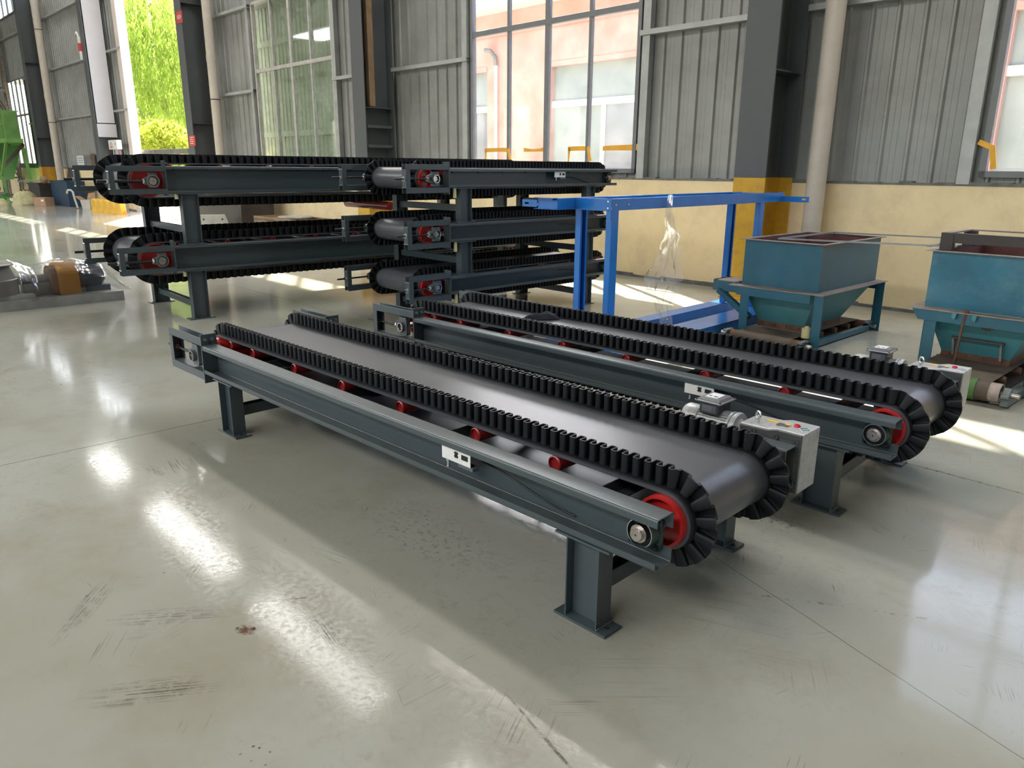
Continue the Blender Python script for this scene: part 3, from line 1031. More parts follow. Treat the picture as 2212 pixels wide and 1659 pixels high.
        # legs
        for fx in feet:
            yl = s * (yo - fo)
            lg = MB()
            hx, hy = fl * 0.62, fw * 0.83
            z1 = zb - 0.008
            lg.bx(fx - hx, fx - hx + 0.006, yl - hy, yl + hy, 0.01, z1).bx(fx + hx - 0.006, fx + hx, yl - hy, yl + hy, 0.01, z1)
            lg.bx(fx - hx + 0.006, fx + hx - 0.006, yl - 0.003, yl + 0.003, 0.01, z1)
            leg = lg.build('leg', 'steel', R0, bevel=0.0015)
            MB().bx(fx - fl, fx + fl, yl - fw, yl + fw, 0.0, 0.01).build('foot_plate', 'steel', leg, bevel=0.001)
            MB().bx(fx - fl * 1.02, fx + fl * 1.02, yl - fw, yl + fw, z1, zb).build('top_plate', 'steel', leg, bevel=0.001)
            for q in (-1, 1):
                MB().cyl((fx + q * fl * 0.78, yl, 0.0095), (fx + q * fl * 0.78, yl, 0.0103), 0.0085, n=14).build('dark_bolt_disc', 'hole', leg)  # dark disc on the plate in place of a cut hole
            wd = MB()
            for q in range(9):
                wd.lathe([(0.001, -0.004), (0.004, -0.002), (0.004, 0.002), (0.001, 0.004)], (fx + hx + 0.003, yl - hy + 2 * hy * q / 8, 0.012), (0, 1, 0), 6)
            wd.build('weld_bead', 'steel', leg)['kind'] = 'stuff'
        # small bolts through the beam web for the idlers
        if boltrow:
            for ix in [0.10 + 0.32 * q for q in range(int((L - 0.3) / 0.32))]:
                m2 = MB()
                m2.cyl((ix, s * yi, zt - 0.032), (ix, s * (yi + 0.014), zt - 0.032), 0.009, n=8)
                m2.build('bolt', 'black', R0)
    # cross ties between the legs and between the beams
    for fx in feet:
        y = yo - fo - 0.003
        MB().bx(fx - 0.03, fx + 0.03, -y, y, 0.105, 0.110).bx(fx - 0.03, fx - 0.025, -y, y, 0.11, 0.165).bx(fx + 0.025, fx + 0.03, -y, y, 0.11, 0.165).build('cross_tie', 'steel', R0)
    nxt = max(3, int(L / 0.7))
    for q in range(nxt):
        xx = 0.42 + (L - 0.75) * q / (nxt - 1)
        MB().bx(xx - 0.025, xx + 0.025, -yi, yi, zt - h * 0.62, zt - h * 0.62 + 0.005).bx(xx - 0.025, xx - 0.02, -yi, yi, zt - h * 0.62, zt - h * 0.32).build('cross_member', 'steel', R0)
    # drums and shafts
    dl = min(yi - 0.02, bh + 0.025)
    for dx, nm in ((xt, 'tail_drum'), (xh, 'head_drum')):
        d = MB().lathe([(0.03, 0.028), (Rd - 0.012, 0.028), (Rd - 0.010, 0.0), (Rd, 0.0), (Rd, 2 * dl), (Rd - 0.010, 2 * dl), (Rd - 0.012, 2 * dl - 0.028), (0.03, 2 * dl - 0.028)], (dx, -dl, zc), (0, 1, 0), 48, True).build(nm, 'red' if nm == 'head_drum' else tdm, R0, smooth=30)
        sl = yo - 0.019 if nm == 'head_drum' else yo - 0.010
        rs = 0.0225 if nm == 'head_drum' else br * 0.62
        sh = MB().lathe([(rs - 0.002, 0.0), (rs, 0.002), (rs, 0.02), (rs + 0.001, 0.021), (rs + 0.001, 2 * sl - 0.021), (rs, 2 * sl - 0.02), (rs, 2 * sl - 0.002), (rs - 0.002, 2 * sl)], (dx, -sl, zc), (0, 1, 0), 24)
        sh.build('shaft', 'metal', d, smooth=30)
        for s in (-1, 1):
            e = s * (sl + 0.0004)
            MB().lathe([(0.0018, 0.0), (0.004, 0.0005)], (dx, e, zc), (0, -s, 0), 12).build('centre_hole', 'hole', d)
    # head bearings: square flanged housings on the web
    for s in (-1, 1):
        y0 = s * (yi + 0.004)
        q = 0.060 if h < 0.2 else 0.07
        hb = MB()
        poly = []
        for cx_, cz_, a0 in ((q - 0.018, q - 0.018, 0), (-q + 0.018, q - 0.018, 90), (-q + 0.018, -q + 0.018, 180), (q - 0.018, -q + 0.018, 270)):
            for k in range(4):
                a = math.radians(a0 + 30 * k)
                poly.append((xh + cx_ + 0.018 * math.cos(a), zc + cz_ + 0.018 * math.sin(a)))
        hb.prism(poly, 'y', y0, y0 + s * 0.014)
        hs = hb.build('flange_bearing', 'castgreen', R0, bevel=0.002)
        MB().lathe([(0.056, 0), (0.053, 0.018), (0.049, 0.034), (0.045, 0.034), (0.045, 0.010)], (xh, y0 + s * 0.012, zc), (0, s, 0), 32, False).build('housing', 'castgreen', hs, smooth=50)
        MB().lathe([(0.0475, 0.0335), (0.0475, 0.0355), (0.0450, 0.0355), (0.0450, 0.0335)], (xh, y0 + s * 0.012, zc), (0, s, 0), 36, False).build('bearing_ring', 'chrome', hs, smooth=30)
        MB().lathe([(0.046, 0.012), (0.0225, 0.012)], (xh, y0 + s * 0.012, zc), (0, s, 0), 32, False).build('seal', 'black', hs, smooth=30)
        MB().lathe([(0.030, 0.010), (0.030, 0.040), (0.0225, 0.040)], (xh, y0 + s * 0.012, zc), (0, s, 0), 28, False).build('collar', 'metal', hs, smooth=30)
        for cx_ in (-1, 1):
            for cz_ in (-1, 1):
                m2 = MB()
                px_, pz_ = xh + cx_ * (q - 0.014), zc + cz_ * (q - 0.014)
                nut(m2, (px_, y0 + s * 0.014, pz_), (0, s, 0), 0.0095, 0.008)
                m2.cyl((px_, y0 + s * 0.022, pz_), (px_, y0 + s * 0.032, pz_), 0.0055, n=10)
                m2.build('bolt', 'black', hs)
    # carrying idlers, red tubes with recessed ends
    ir = 0.030
    for ix in idlers:
        il = bh + 0.005
        zz = zc + Rd - ir
        MB().lathe([(0.012, 0.012), (ir - 0.006, 0.012), (ir - 0.004, 0.0), (ir, 0.003), (ir, 2 * il - 0.003), (ir - 0.004, 2 * il), (ir - 0.006, 2 * il - 0.012), (0.012, 2 * il - 0.012)], (ix, -il, zz), (0, 1, 0), 24, True).build('idler', 'redroll', R0, smooth=35)
    for ix, zz in (retroll or ()):
        MB().lathe([(0.01, 0.0), (0.045, 0.004), (0.05, 0.01), (0.05, 2 * dl - 0.01), (0.045, 2 * dl - 0.004), (0.01, 2 * dl)], (ix, -dl, zz), (0, 1, 0), 24, True).build('return_idler', 'redroll', R0, smooth=35)
    # belt
    bt = 0.012
    npt = 2 * int(L / 0.12) + 48
    # more points on the arcs: parametrise by hand
    pts = []
    Ls = xh - xt
    ns_ = max(8, int(Ls / 0.10))
    for k in range(ns_):
        pts.append((xt + Ls * k / ns_, zc + 1.0 * 0, 0, 1))
    for k in range(25):
        a = PI / 2 - PI * k / 24
        pts.append((xh, zc, math.cos(a), math.sin(a)))
    for k in range(1, ns_):
        pts.append((xh - Ls * k / ns_, zc, 0, -1))
    for k in range(25):
        a = -PI / 2 - PI * k / 24
        if k < 24:
            pts.append((xt, zc, math.cos(a), math.sin(a)))
    n = len(pts)
    vs, fs = [], []
    for (px_, pz_, nx, nz) in pts:
        for rr in (Rd + 0.0005, Rd + bt):
            for yy in (-bh, bh):
                vs.append((px_ + nx * rr, yy, pz_ + nz * rr))
    for k in range(n):
        j = (k + 1) % n
        a, c = 4 * k, 4 * j
        fs += [(a + 2, a + 3, c + 3, c + 2), (a + 1, a, c, c + 1), (a, a + 2, c + 2, c), (a + 3, a + 1, c + 1, c + 3)]
    MB().add(vs, fs).build('belt', 'belt', R0, smooth=40)
    # corrugated sidewalls
    Rb = Rd + bt
    tot = 2 * Ls + 2 * PI * Rb
    nt_ = round(tot / pitch)
    per = 16
    path, tot = belt_path(xt, xh, zc, Rb, nt_ * per)
    shp = []
    for k in range(per):
        g = 2 * PI * k / per
        # omega-like wave: flattened crests, leaning flanks
        shp.append((math.tanh(1.5 * math.sin(g)) / math.tanh(1.5), -0.11 * math.sin(2 * g)))
    th = 0.0028
    for s in (-1, 1):
        # centre line offsets along (u) and across (y)
        cl_ = []
        for i, (px_, pz_, nx, nz, ss) in enumerate(path):
            a_, u_ = shp[i % per]
            arc = abs(nz) < 0.9999
            cl_.append((a_ * amp * (0.8 if arc else 1.0), u_ * pitch))
        vs, fs = [], []
        N_ = len(path)
        for i in range(N_):
            px_, pz_, nx, nz, ss = path[i]
            tx, tz = nz, -nx
            y_, u_ = cl_[i]
            # normal of the wave in (u,y)
            y0_, u0_ = cl_[i - 1]
            y1_, u1_ = cl_[(i + 1) % N_]
            du = 2 * tot / N_ + u1_ - u0_
            dy = y1_ - y0_
            ll = math.hypot(du, dy)
            nu, ny = -dy / ll, du / ll
            arc = abs(nz) < 0.9999
            for hh in (0.0, sw):
                kf = (Rb + hh) / Rb if arc else 1.0
                fl_ = 0.42 if (arc and hh > 0) else 1.0
                for sg in (-1, 1):
                    uu = (u_ + sg * nu * th) * kf
                    yy = s * sy + y_ * fl_ + sg * ny * th
                    vs.append((px_ + nx * hh + tx * uu, yy, pz_ + nz * hh + tz * uu))
        for i in range(N_):
            j = (i + 1) % N_
            a, c = 4 * i, 4 * j
            fs += [(a, c, c + 2, a + 2), (c + 1, a + 1, a + 3, c + 3), (a + 2, c + 2, c + 3, a + 3)]
        MB().add(vs, fs).build('sidewall', 'rubber', R0, smooth=60)
        # moulded foot strip of the sidewall
        vs, fs = [], []
        for (px_, pz_, nx, nz) in pts:
            for rr, yy in ((Rb, s * sy - 0.032), (Rb + 0.005, s * sy - 0.026), (Rb + 0.005, s * sy + 0.026), (Rb, s * sy + 0.032)):
                vs.append((px_ + nx * rr, yy, pz_ + nz * rr))
        for k in range(n):
            j = (k + 1) % n
            for q in range(3):
                fs.append((4 * k + q, 4 * k + q + 1, 4 * j + q + 1, 4 * j + q))
        MB().add(vs, fs).build('sidewall_foot', 'rubber', R0, smooth=40)
    if cream:
        for s in (-1,):
            MB().cyl((0.085, s * (yo - 0.03), zfb - 0.05), (0.085, s * (yo - 0.03), zb + 0.004), 0.017, n=14).build('grease_cup', 'cream', R0, smooth=40)
    if sensor:
        sx0 = L - 1.01
        full = sensor is True
        y = -yo + 0.012
        z1 = zt - 0.022
        if full:
            pl = MB().bx(sx0, sx0 + 0.165, y - 0.002, y + 0.002, z1 - 0.062, z1).bx(sx0, sx0 + 0.165, y, -yi - 0.004, z1 - 0.006, z1).build('sensor_bracket', 'white', R0, bevel=0.001)
            xc, zc2 = sx0 + 0.085, z1 - 0.030
            for a in (0.9, -0.9):
                v = Vector((math.cos(a), 0, math.sin(a))) * 0.014
                MB().bar(Vector((xc, y - 0.0026, zc2)) - v, Vector((xc, y - 0.0026, zc2)) + v, 0.001, 0.011, (math.sin(a), 0, -math.cos(a))).build('cross_cutout', 'hole', pl)
            MB().bx(sx0 + 0.115, sx0 + 0.152, y - 0.0032, y - 0.002, zc2 - 0.011, zc2 + 0.009).build('slot_cutout', 'hole', pl)
            MB().bx(sx0 + 0.09, sx0 + 0.175, y + 0.001, y + 0.035, z1 - 0.078, z1 - 0.062).build('sensor_body', 'castgrey', pl, bevel=0.002)
            m2 = MB()
            nut(m2, (sx0 + 0.03, y + 0.004, z1 - 0.062), (0, 0, -1), 0.009, 0.008)
            m2.cyl((sx0 + 0.03, y + 0.004, z1 - 0.070), (sx0 + 0.03, y + 0.004, z1 - 0.088), 0.005, n=10)
            nut(m2, (sx0 + 0.03, y + 0.004, z1 - 0.088), (0, 0, -1), 0.009, 0.006)
            m2.build('adjusting_bolt', 'chrome', pl)
        cp = []
        for q in range(15):
            g = q / 14
            cp.append((sx0 + 0.16 + 0.47 * g, -yi - 0.012 - 0.018 * math.sin(PI * g), z1 - 0.055 - 0.055 * g + 0.012 * math.sin(5 * g)))
        MB().tube(cp, 0.0035, 8).build('cable', 'black', R0, smooth=60)
    if drive:
        gx1 = L + 0.012
        y0, y1 = yo + 0.014, yo + 0.172
        zt_, zb_ = 0.528, 0.283
        # parallel shaft gearbox: deep at the head shaft, shallow at the motor
        out = [(gx1 - 0.265, 0.528 - 0.012), (gx1 - 0.265, 0.415), (gx1 - 0.20, 0.40), (gx1 - 0.155, zb_ + 0.02), (gx1 - 0.12, zb_), (gx1, zb_), (gx1, zt_), (gx1 - 0.11, zt_ + 0.0), (gx1 - 0.15, zt_ - 0.010)]
        g = MB().prism(out, 'y', y0 + 0.010, y1)
        gb = g.build('gearbox', 'gear', R0, bevel=0.004)
        # ribbed casting on the inner side
        inn = [(x_ - (0.003 if x_ > gx1 - 0.01 else -0.003), z_ - 0.003 if z_ > 0.45 else z_ + 0.003) for x_, z_ in out]
        MB().prism(inn, 'y', y0, y0 + 0.012).build('inner_cover', 'gearside', gb, bevel=0.003)
        for (ux, uz) in ((-0.022, -0.03), (-0.022, -0.20), (-0.105, -0.03), (-0.20, -0.03), (-0.245, -0.03), (-0.245, -0.09)):
            MB().lathe([(0.011, 0), (0.011, 0.006), (0.006, 0.006), (0.006, 0.002)], (gx1 + ux, y0 + 0.001, zt_ + uz), (0, -1, 0), 16, True).build('cap_screw', 'gearside', gb, smooth=40)
        # recessed pockets
        for ux, uz, sx_, sz_ in ((-0.065, -0.035, 0.05, 0.022), (-0.155, -0.045, 0.07, 0.02), (-0.02, -0.12, 0.012, 0.10), (-0.11, -0.19, 0.03, 0.05)):
            MB().bx(gx1 + ux - sx_ / 2, gx1 + ux + sx_ / 2, y0 - 0.0012, y0, zt_ + uz - sz_, zt_ + uz).build('pocket', 'castgrey', gb, bevel=0.0005)
        # eyebolt
        pts_ = [(gx1 - 0.215 + 0.013 * math.cos(2 * PI * q / 16), y0 + 0.06 - 0.006 * math.cos(2 * PI * q / 16), zt_ + 0.018 + 0.015 * math.sin(2 * PI * q / 16)) for q in range(16)]
        eb = MB().tube(pts_, 0.0048, 8, True)
        eb.cyl((gx1 - 0.215, y0 + 0.06, zt_ - 0.014), (gx1 - 0.215, y0 + 0.06, zt_ + 0.004), 0.009, n=14)
        eb.build('eye_bolt', 'chrome', gb, smooth=50)
        # plates and stickers lying on the top
        MB().bx(gx1 - 0.20, gx1 - 0.135, y0 + 0.10, y0 + 0.118, zt_ - 0.0095, zt_ - 0.0085).build('yellow_sticker', 'yellowlab', gb)
        MB().bx(gx1 - 0.135, gx1 - 0.085, y0 + 0.05, y0 + 0.085, zt_ - 0.0005, zt_ + 0.0006).build('name_plate', 'gearside', gb)
        MB().bx(gx1 - 0.108, gx1 - 0.088, y0 + 0.075, y0 + 0.095, zt_ + 0.0005, zt_ + 0.0014).build('yellow_sticker', 'yellowlab', gb)
        MB().lathe([(0.013, 0), (0.013, 0.005), (0.010, 0.009), (0.009, 0.006)], (gx1 - 0.062, y0 + 0.085, zt_), (0, 0, 1), 18).build('oil_plug', 'redcap', gb, smooth=40)
        c_ = Vector((gx1 - 0.024, y0 + 0.072, zt_ + 0.0006))
        def dia(r_, dz):
            return MB().prism([(c_.x + r_, c_.y), (c_.x, c_.y + r_), (c_.x - r_, c_.y), (c_.x, c_.y - r_)], 'z', c_.z, c_.z + dz)
        wl = dia(0.026, 0.0006).build('warning_sticker', 'label', gb)
        dia(0.022, 0.001).build('sticker_face', 'greenlab', wl)
        MB().bar((c_.x - 0.008, c_.y - 0.010, c_.z + 0.001), (c_.x + 0.010, c_.y + 0.006, c_.z + 0.001), 0.006, 0.0008).build('sticker_mark', 'label', wl)
        # motor
        ym = (y0 + y1) / 2 - 0.004
        zm = 0.462
        xm = gx1 - 0.265
        MB().lathe([(0.030, 0), (0.030, 0.035), (0.044, 0.045)], (xm + 0.01, ym, zm), (-1, 0, 0), 28).build('input_neck', 'gear', gb, smooth=35)
        MB().lathe([(0.066, 0), (0.068, 0.004), (0.068, 0.016), (0.060, 0.018), (0.060, 0.026), (0.066, 0.028), (0.066, 0.036)], (xm - 0.034, ym, zm), (-1, 0, 0), 36).build('motor_flange', 'gear', gb, smooth=35)
        mo = MB().lathe([(0.052, 0), (0.052, 0.15)], (xm - 0.068, ym, zm), (-1, 0, 0), 32).build('motor', 'gear', R0, smooth=35)
        fm = MB()
        for q in range(28):
            a = 2 * PI * q / 28
            p0 = Vector((xm - 0.072, ym + 0.050 * math.cos(a), zm + 0.050 * math.sin(a)))
            fm.bar(p0 + Vector((0, 0.006 * math.cos(a), 0.006 * math.sin(a))), p0 + Vector((-0.14, 0.006 * math.cos(a), 0.006 * math.sin(a))), 0.0025, 0.013, (0, math.cos(a), math.sin(a)))
        fm.build('cooling_fin', 'gear', mo)['kind'] = 'stuff'
        MB().lathe([(0.058, 0), (0.060, 0.003), (0.060, 0.062), (0.052, 0.075), (0.030, 0.080)], (xm - 0.215, ym, zm), (-1, 0, 0), 32).build('fan_cowl', 'gear', mo, smooth=50)
        jx = xm - 0.155
        jb = MB().bx(jx - 0.045, jx + 0.045, ym - 0.05, ym + 0.05, zm + 0.045, zm + 0.098).build('terminal_box', 'jbox', mo, bevel=0.004)
        jz = zm + 0.098
        MB().bx(jx - 0.062, jx + 0.062, ym - 0.066, ym + 0.066, jz, jz + 0.008).build('lid_flange', 'greylid', jb, bevel=0.003)
        MB().hexa([(jx - 0.05, ym - 0.054, jz + 0.008), (jx + 0.05, ym - 0.054, jz + 0.008), (jx + 0.05, ym + 0.054, jz + 0.008), (jx - 0.05, ym + 0.054, jz + 0.008), (jx - 0.042, ym - 0.046, jz + 0.02), (jx + 0.042, ym - 0.046, jz + 0.02), (jx + 0.042, ym + 0.046, jz + 0.02), (jx - 0.042, ym + 0.046, jz + 0.02)]).build('lid', 'greylid', jb, bevel=0.002)
        MB().bx(jx - 0.03, jx + 0.026, ym - 0.036, ym + 0.034, jz + 0.0195, jz + 0.0206).build('label', 'label', jb)
        for q, (a0, a1) in enumerate(((-0.022, -0.008), (0.0, 0.018))):
            MB().bx(jx + a0, jx + a1, ym - 0.022, ym - 0.008, jz + 0.0205, jz + 0.0210).build('label_print', 'labeldark', jb)
        MB().bx(jx - 0.034, jx + 0.034, ym - 0.0515, ym - 0.0500, zm + 0.055, zm + 0.088).build('rating_plate', 'labeldark', jb)
        MB().bx(jx - 0.030, jx + 0.014, ym - 0.0522, ym - 0.0512, zm + 0.059, zm + 0.084).build('plate_print', 'greylid', jb)
        for cx_ in (-1, 1):
            for cy_ in (-1, 1):
                MB().cyl((jx + cx_ * 0.055, ym + cy_ * 0.059, jz + 0.008), (jx + cx_ * 0.055, ym + cy_ * 0.059, jz + 0.0115), 0.0045, n=10).build('lid_screw', 'black', jb)
    return R0

def tail_of(hx, hy, a, L):
    return (hx + math.cos(a) * L, hy + math.sin(a) * L)
a1, a2 = 2.35843, 2.37653
conveyor('black sidewall belt conveyor nearest the camera, standing alone in front', tail_of(0.7624, 2.3794, a1, 3.173), a1 + PI, cream=False)
c2o = conveyor('second sidewall belt conveyor, directly behind the nearest one, dark cloth on its belt', tail_of(1.9189, 3.3152, a2, 3.173), a2 + PI, cream=False)

Rk = dict(W=1.131, L=2.424, zt=0.497, h=0.174, lt=0.482, zft=0.532, zfb=0.280, zbr=0.556, bh=0.395, sy=0.352, zc=0.405, feet=(0.205, 1.99), drive=False, br=0.040,
          idlers=(0.05, 0.42, 0.9, 1.38, 1.86), boltrow=True)
rl = ['bottom conveyor of the three stacked in the middle, resting on the floor', 'middle conveyor of the three stacked in front of the tall window',
      'topmost conveyor of the three stacked in front of the tall window']
for k in range(3):
    conveyor(rl[k], (-0.979, 7.625), 0.756, 0.497 * k, sensor=True if k == 2 else 'cable', **Rk)
Lk_ = dict(W=1.38, L=4.6, b=0.10, zt=0.747, h=0.254, lt=0.497, zft=0.748, zfb=0.49, zbr=0.80, bh=0.50, sy=0.445, zc=0.61, Rd=0.152, sw=0.085, pitch=0.075, amp=0.022,
           feet=(0.206, 4.2), fl=0.129, fw=0.055, fo=0.054, drive=False, sensor=False, idlers=tuple(0.1 + 0.5 * q for q in range(9)), boltrow=True, xt=-0.12,
           retroll=((2.58, 0.305),), br=0.058, tdm='redroll')
conveyor('lower of the two large conveyors stacked at the left', (-3.756, 7.958), 0.717, 0.0, **Lk_)
conveyor('upper of the two large conveyors stacked at the left', (-3.756, 7.958), 0.717, 0.747, **Lk_)

# ------------------------------------------------------------------ blue rack
def c_channel(mb, p0, p1, w, h, t, side, up=(0, 0, 1)):
    """channel along p0-p1: web on +side, flanges reaching back"""
    p0, p1 = Vector(p0), Vector(p1)
    d = (p1 - p0).normalized()
    u = Vector(up)
    s_ = d.cross(u).normalized() * side
    def B(o0, o1, u0, u1):
        q = []
        for uu in (u0, u1):
            q += [p0 + s_ * o0 + u * uu, p0 + s_ * o1 + u * uu, p1 + s_ * o1 + u * uu, p1 + s_ * o0 + u * uu]
        if s_.cross(u).dot(d) > 0:
            q = [q[i] for i in (3, 2, 1, 0, 7, 6, 5, 4)]
        mb.hexa(q)
    B(0, t, 0, h)
    B(-w + t, 0, h - t, h)
    B(-w + t, 0, 0, t)
    B(-w + t, -w + 2 * t, h - 0.018, h - t)
    return mb

rk = empty('steel_rack', (0.78, 6.151, 0), math.radians(45.58))
tag(rk, 'glossy blue steel rack frame on wide base channels beside the conveyor stack', 'rack')
LO, SH, ZR, RH = 2.59, 0.369, 1.176, 0.092
c_channel(MB(), (-0.0, -0.0, ZR), (LO + 0.42, 0.0, ZR), 0.06, RH, 0.004, 1).build('long_rail', 'blue', rk, bevel=0.002)
c_channel(MB(), (LO + 0.2, SH, ZR), (-0.234, SH, ZR), 0.06, RH, 0.004, -1).build('long_rail', 'blue', rk, bevel=0.002)
c_channel(MB(), (0.0, SH, ZR - 0.004), (0.0, 0.0, ZR - 0.004), 0.05, RH + 0.004, 0.004, 1).build('end_rail', 'blue', rk, bevel=0.002)
c_channel(MB(), (LO, 0.0, ZR - 0.004), (LO, SH, ZR - 0.004), 0.05, RH + 0.004, 0.004, 1).build('end_rail', 'blue', rk, bevel=0.002)
for q in (0.03, SH - 0.03):
    for zz in (ZR + 0.02, ZR + 0.072):
        MB().cyl((-0.005, q, zz), (-0.009, q, zz), 0.007, n=10).build('bolt', 'chrome', rk)
for q in (0.05, 0.22):
    MB().cyl((q, -0.005, ZR + 0.045), (q, -0.009, ZR + 0.045), 0.007, n=10).build('bolt', 'chrome', rk)
# projecting channel and slotted tabs
ex = MB()
ex.bx(-0.18, -0.176, SH, SH + 0.26, ZR, ZR + RH).bx(-0.234, -0.176, SH, SH + 0.26, ZR + RH - 0.004, ZR + RH).bx(-0.234, -0.176, SH, SH + 0.26, ZR, ZR + 0.004)
ex.build('end_channel', 'blue', rk, bevel=0.0015)
def slot_tab(x, y0, y1, z0, z1):
    # flat tab with a real slot
    d = 1 if y1 > y0 else -1
    s0, s1 = y1 - d * 0.075, y1 - d * 0.028
    zm = (z0 + z1) / 2
    mb = MB()
    mb.bx(x, x + 0.004, y0, s0, z0, z1).bx(x, x + 0.004, s1, y1, z0, z1).bx(x, x + 0.004, s0, s1, z0, zm - 0.009).bx(x, x + 0.004, s0, s1, zm + 0.009, z1)
    mb.build('slotted_tab', 'blue', rk)
slot_tab(-0.19, SH + 0.26, SH + 0.43, ZR + 0.012, ZR + 0.07)
slot_tab(LO + 0.36, -0.004, -0.30, ZR + 0.002, ZR + 0.055)
MB().bx(LO + 0.36, LO + 0.40, -0.30, -0.004, ZR - 0.002, ZR + 0.002).build('tab_flange', 'blue', rk)
for (x_, y_) in ((0.05, 0.0), (0.05, SH), (LO - 0.05, 0.0), (LO - 0.05, SH)):
    s = -1 if y_ == 0 else 1
    lg = MB()
    lg.bx(x_ - 0.045, x_ + 0.045, y_ + s * 0.0, y_ + s * 0.004, 0.1, ZR).bx(x_ - 0.045, x_ - 0.041, y_ - s * 0.055, y_, 0.1, ZR).bx(x_ + 0.041, x_ + 0.045, y_ - s * 0.055, y_, 0.1, ZR)
    lg.bx(x_ - 0.045, x_ - 0.025, y_ - s * 0.055, y_ - s * 0.051, 0.1, ZR).bx(x_ + 0.025, x_ + 0.045, y_ - s * 0.055, y_ - s * 0.051, 0.1, ZR)
    lg.build('leg', 'blue', rk, bevel=0.002)
MB().bx(-0.02, 0.02, -0.008, -0.004, ZR - 0.075, ZR).build('lug', 'blue', rk)
for y0, y1 in ((-0.24, 0.05), (SH - 0.05, SH + 0.12)):
    MB().bx(-0.25, LO + 0.15, y0, y1, 0.09, 0.096).bx(-0.25, LO + 0.15, y0, y0 + 0.005, 0.0, 0.09).bx(-0.25, LO + 0.15, y1 - 0.005, y1, 0.0, 0.09).build('base_channel', 'blue', rk, bevel=0.003)

# pale blue loose parts on the floor behind the second conveyor
for k, (x_, y_, r_) in enumerate(((0.62, 5.62, 0.75), (0.86, 5.46, 0.80))):
    o = empty('loose_bracket', (x_, y_, 0), r_)
    MB().bx(-0.11, 0.11, -0.05, 0.05, 0.0, 0.006).bx(-0.11, 0.11, -0.05, -0.044, 0.0, 0.05).bx(-0.11, 0.11, 0.044, 0.05, 0.0, 0.05).build('channel', 'bluepart', o, bevel=0.002)
    for q in (-0.07, 0.07):
        MB().cyl((q, 0, 0.006), (q, 0, 0.0068), 0.01, n=12).build('hole', 'hole', o)
    tag(o, ['left of two small pale blue brackets lying under the second conveyor', 'right of two small pale blue brackets lying under the second conveyor'][k], 'bracket', 'pale blue loose brackets')

# ------------------------------------------------------------------ hanging plastic film
def film_sheet(name, rows, nx, seed, parent=None):
    """rows: (centre Vector, half width, right Vector, depth wave)"""
    vs, fs = [], []
    m = len(rows)
    for j, (c, hw, rt, amp) in enumerate(rows):
        fw_ = rt.cross(Vector((0, 0, 1))).normalized()
        for i in range(nx):
            g = i / (nx - 1) * 2 - 1
            a = noise.noise(Vector((g * 3.1 + seed, j * 0.21, seed))) * amp * 2 + noise.noise(Vector((g * 9.3, j * 0.55, seed + 3))) * amp * 0.8
            b_ = noise.noise(Vector((g * 4.0, j * 0.3 + 9, seed))) * hw * 0.25
            vs.append(c + rt * (g * hw + b_) + fw_ * a + Vector((0, 0, noise.noise(Vector((g * 2, j * 0.9, seed + 5))) * 0.012)))
    for j in range(m - 1):
        for i in range(nx - 1):
            fs.append((j * nx + i, j * nx + i + 1, (j + 1) * nx + i + 1, (j + 1) * nx + i))
    return MB().add(vs, fs).build(name, 'film', parent, smooth=180)
def interp(tab, z):
    for (z0, *a), (z1, *b_) in zip(tab[:-1], tab[1:]):
        if z0 >= z >= z1:
            k = (z0 - z) / (z0 - z1)
            return [p + (q - p) * k for p, q in zip(a, b_)]
    return list(tab[-1][1:])
rt_f = Vector((0.93, -0.37, 0)).normalized()
tab = [(1.29, 0.0, 0.02), (1.16, -0.01, 0.03), (0.95, 0.035, 0.06), (0.75, 0.01, 0.10), (0.58, -0.01, 0.16), (0.42, -0.035, 0.15), (0.36, -0.01, 0.09), (0.25, 0.02, 0.06), (0.02, 0.05, 0.05)]
base_f = Vector((1.345, 6.66, 0))
rows = []
for j in range(56):
    z = 1.29 - 1.27 * j / 55
    cx_, hw = interp(tab, z)
    rows.append((base_f + rt_f * cx_ + Vector((0, 0, z)), hw, rt_f, 0.03 if z < 1.15 else 0.008))
ff = film_sheet('plastic_film', rows, 26, 2.7)
tag(ff, 'crumpled clear plastic film hanging from the blue rack rail', 'plastic film')

# ------------------------------------------------------------------ hoppers on belt feeders
def quad_shell(mb, top, bot, zt_, zb_, t=0.006):
    """four sloping plates between two rectangles (x0,x1,y0,y1)"""
    def ring(r, z, o):
        return [(r[0] + o, r[2] + o, z), (r[1] - o, r[2] + o, z), (r[1] - o, r[3] - o, z), (r[0] + o, r[3] - o, z)]
    vs = ring(top, zt_, 0) + ring(bot, zb_, 0) + ring(top, zt_, t) + ring(bot, zb_, t)
    fs = []
    for i in range(4):
        j = (i + 1) % 4
        fs += [(4 + i, 4 + j, j, i), (8 + i, 8 + j, 12 + j, 12 + i), (i, j, 8 + j, 8 + i), (4 + j, 4 + i, 12 + i, 12 + j)]
    mb.add(vs, fs)
    return mb

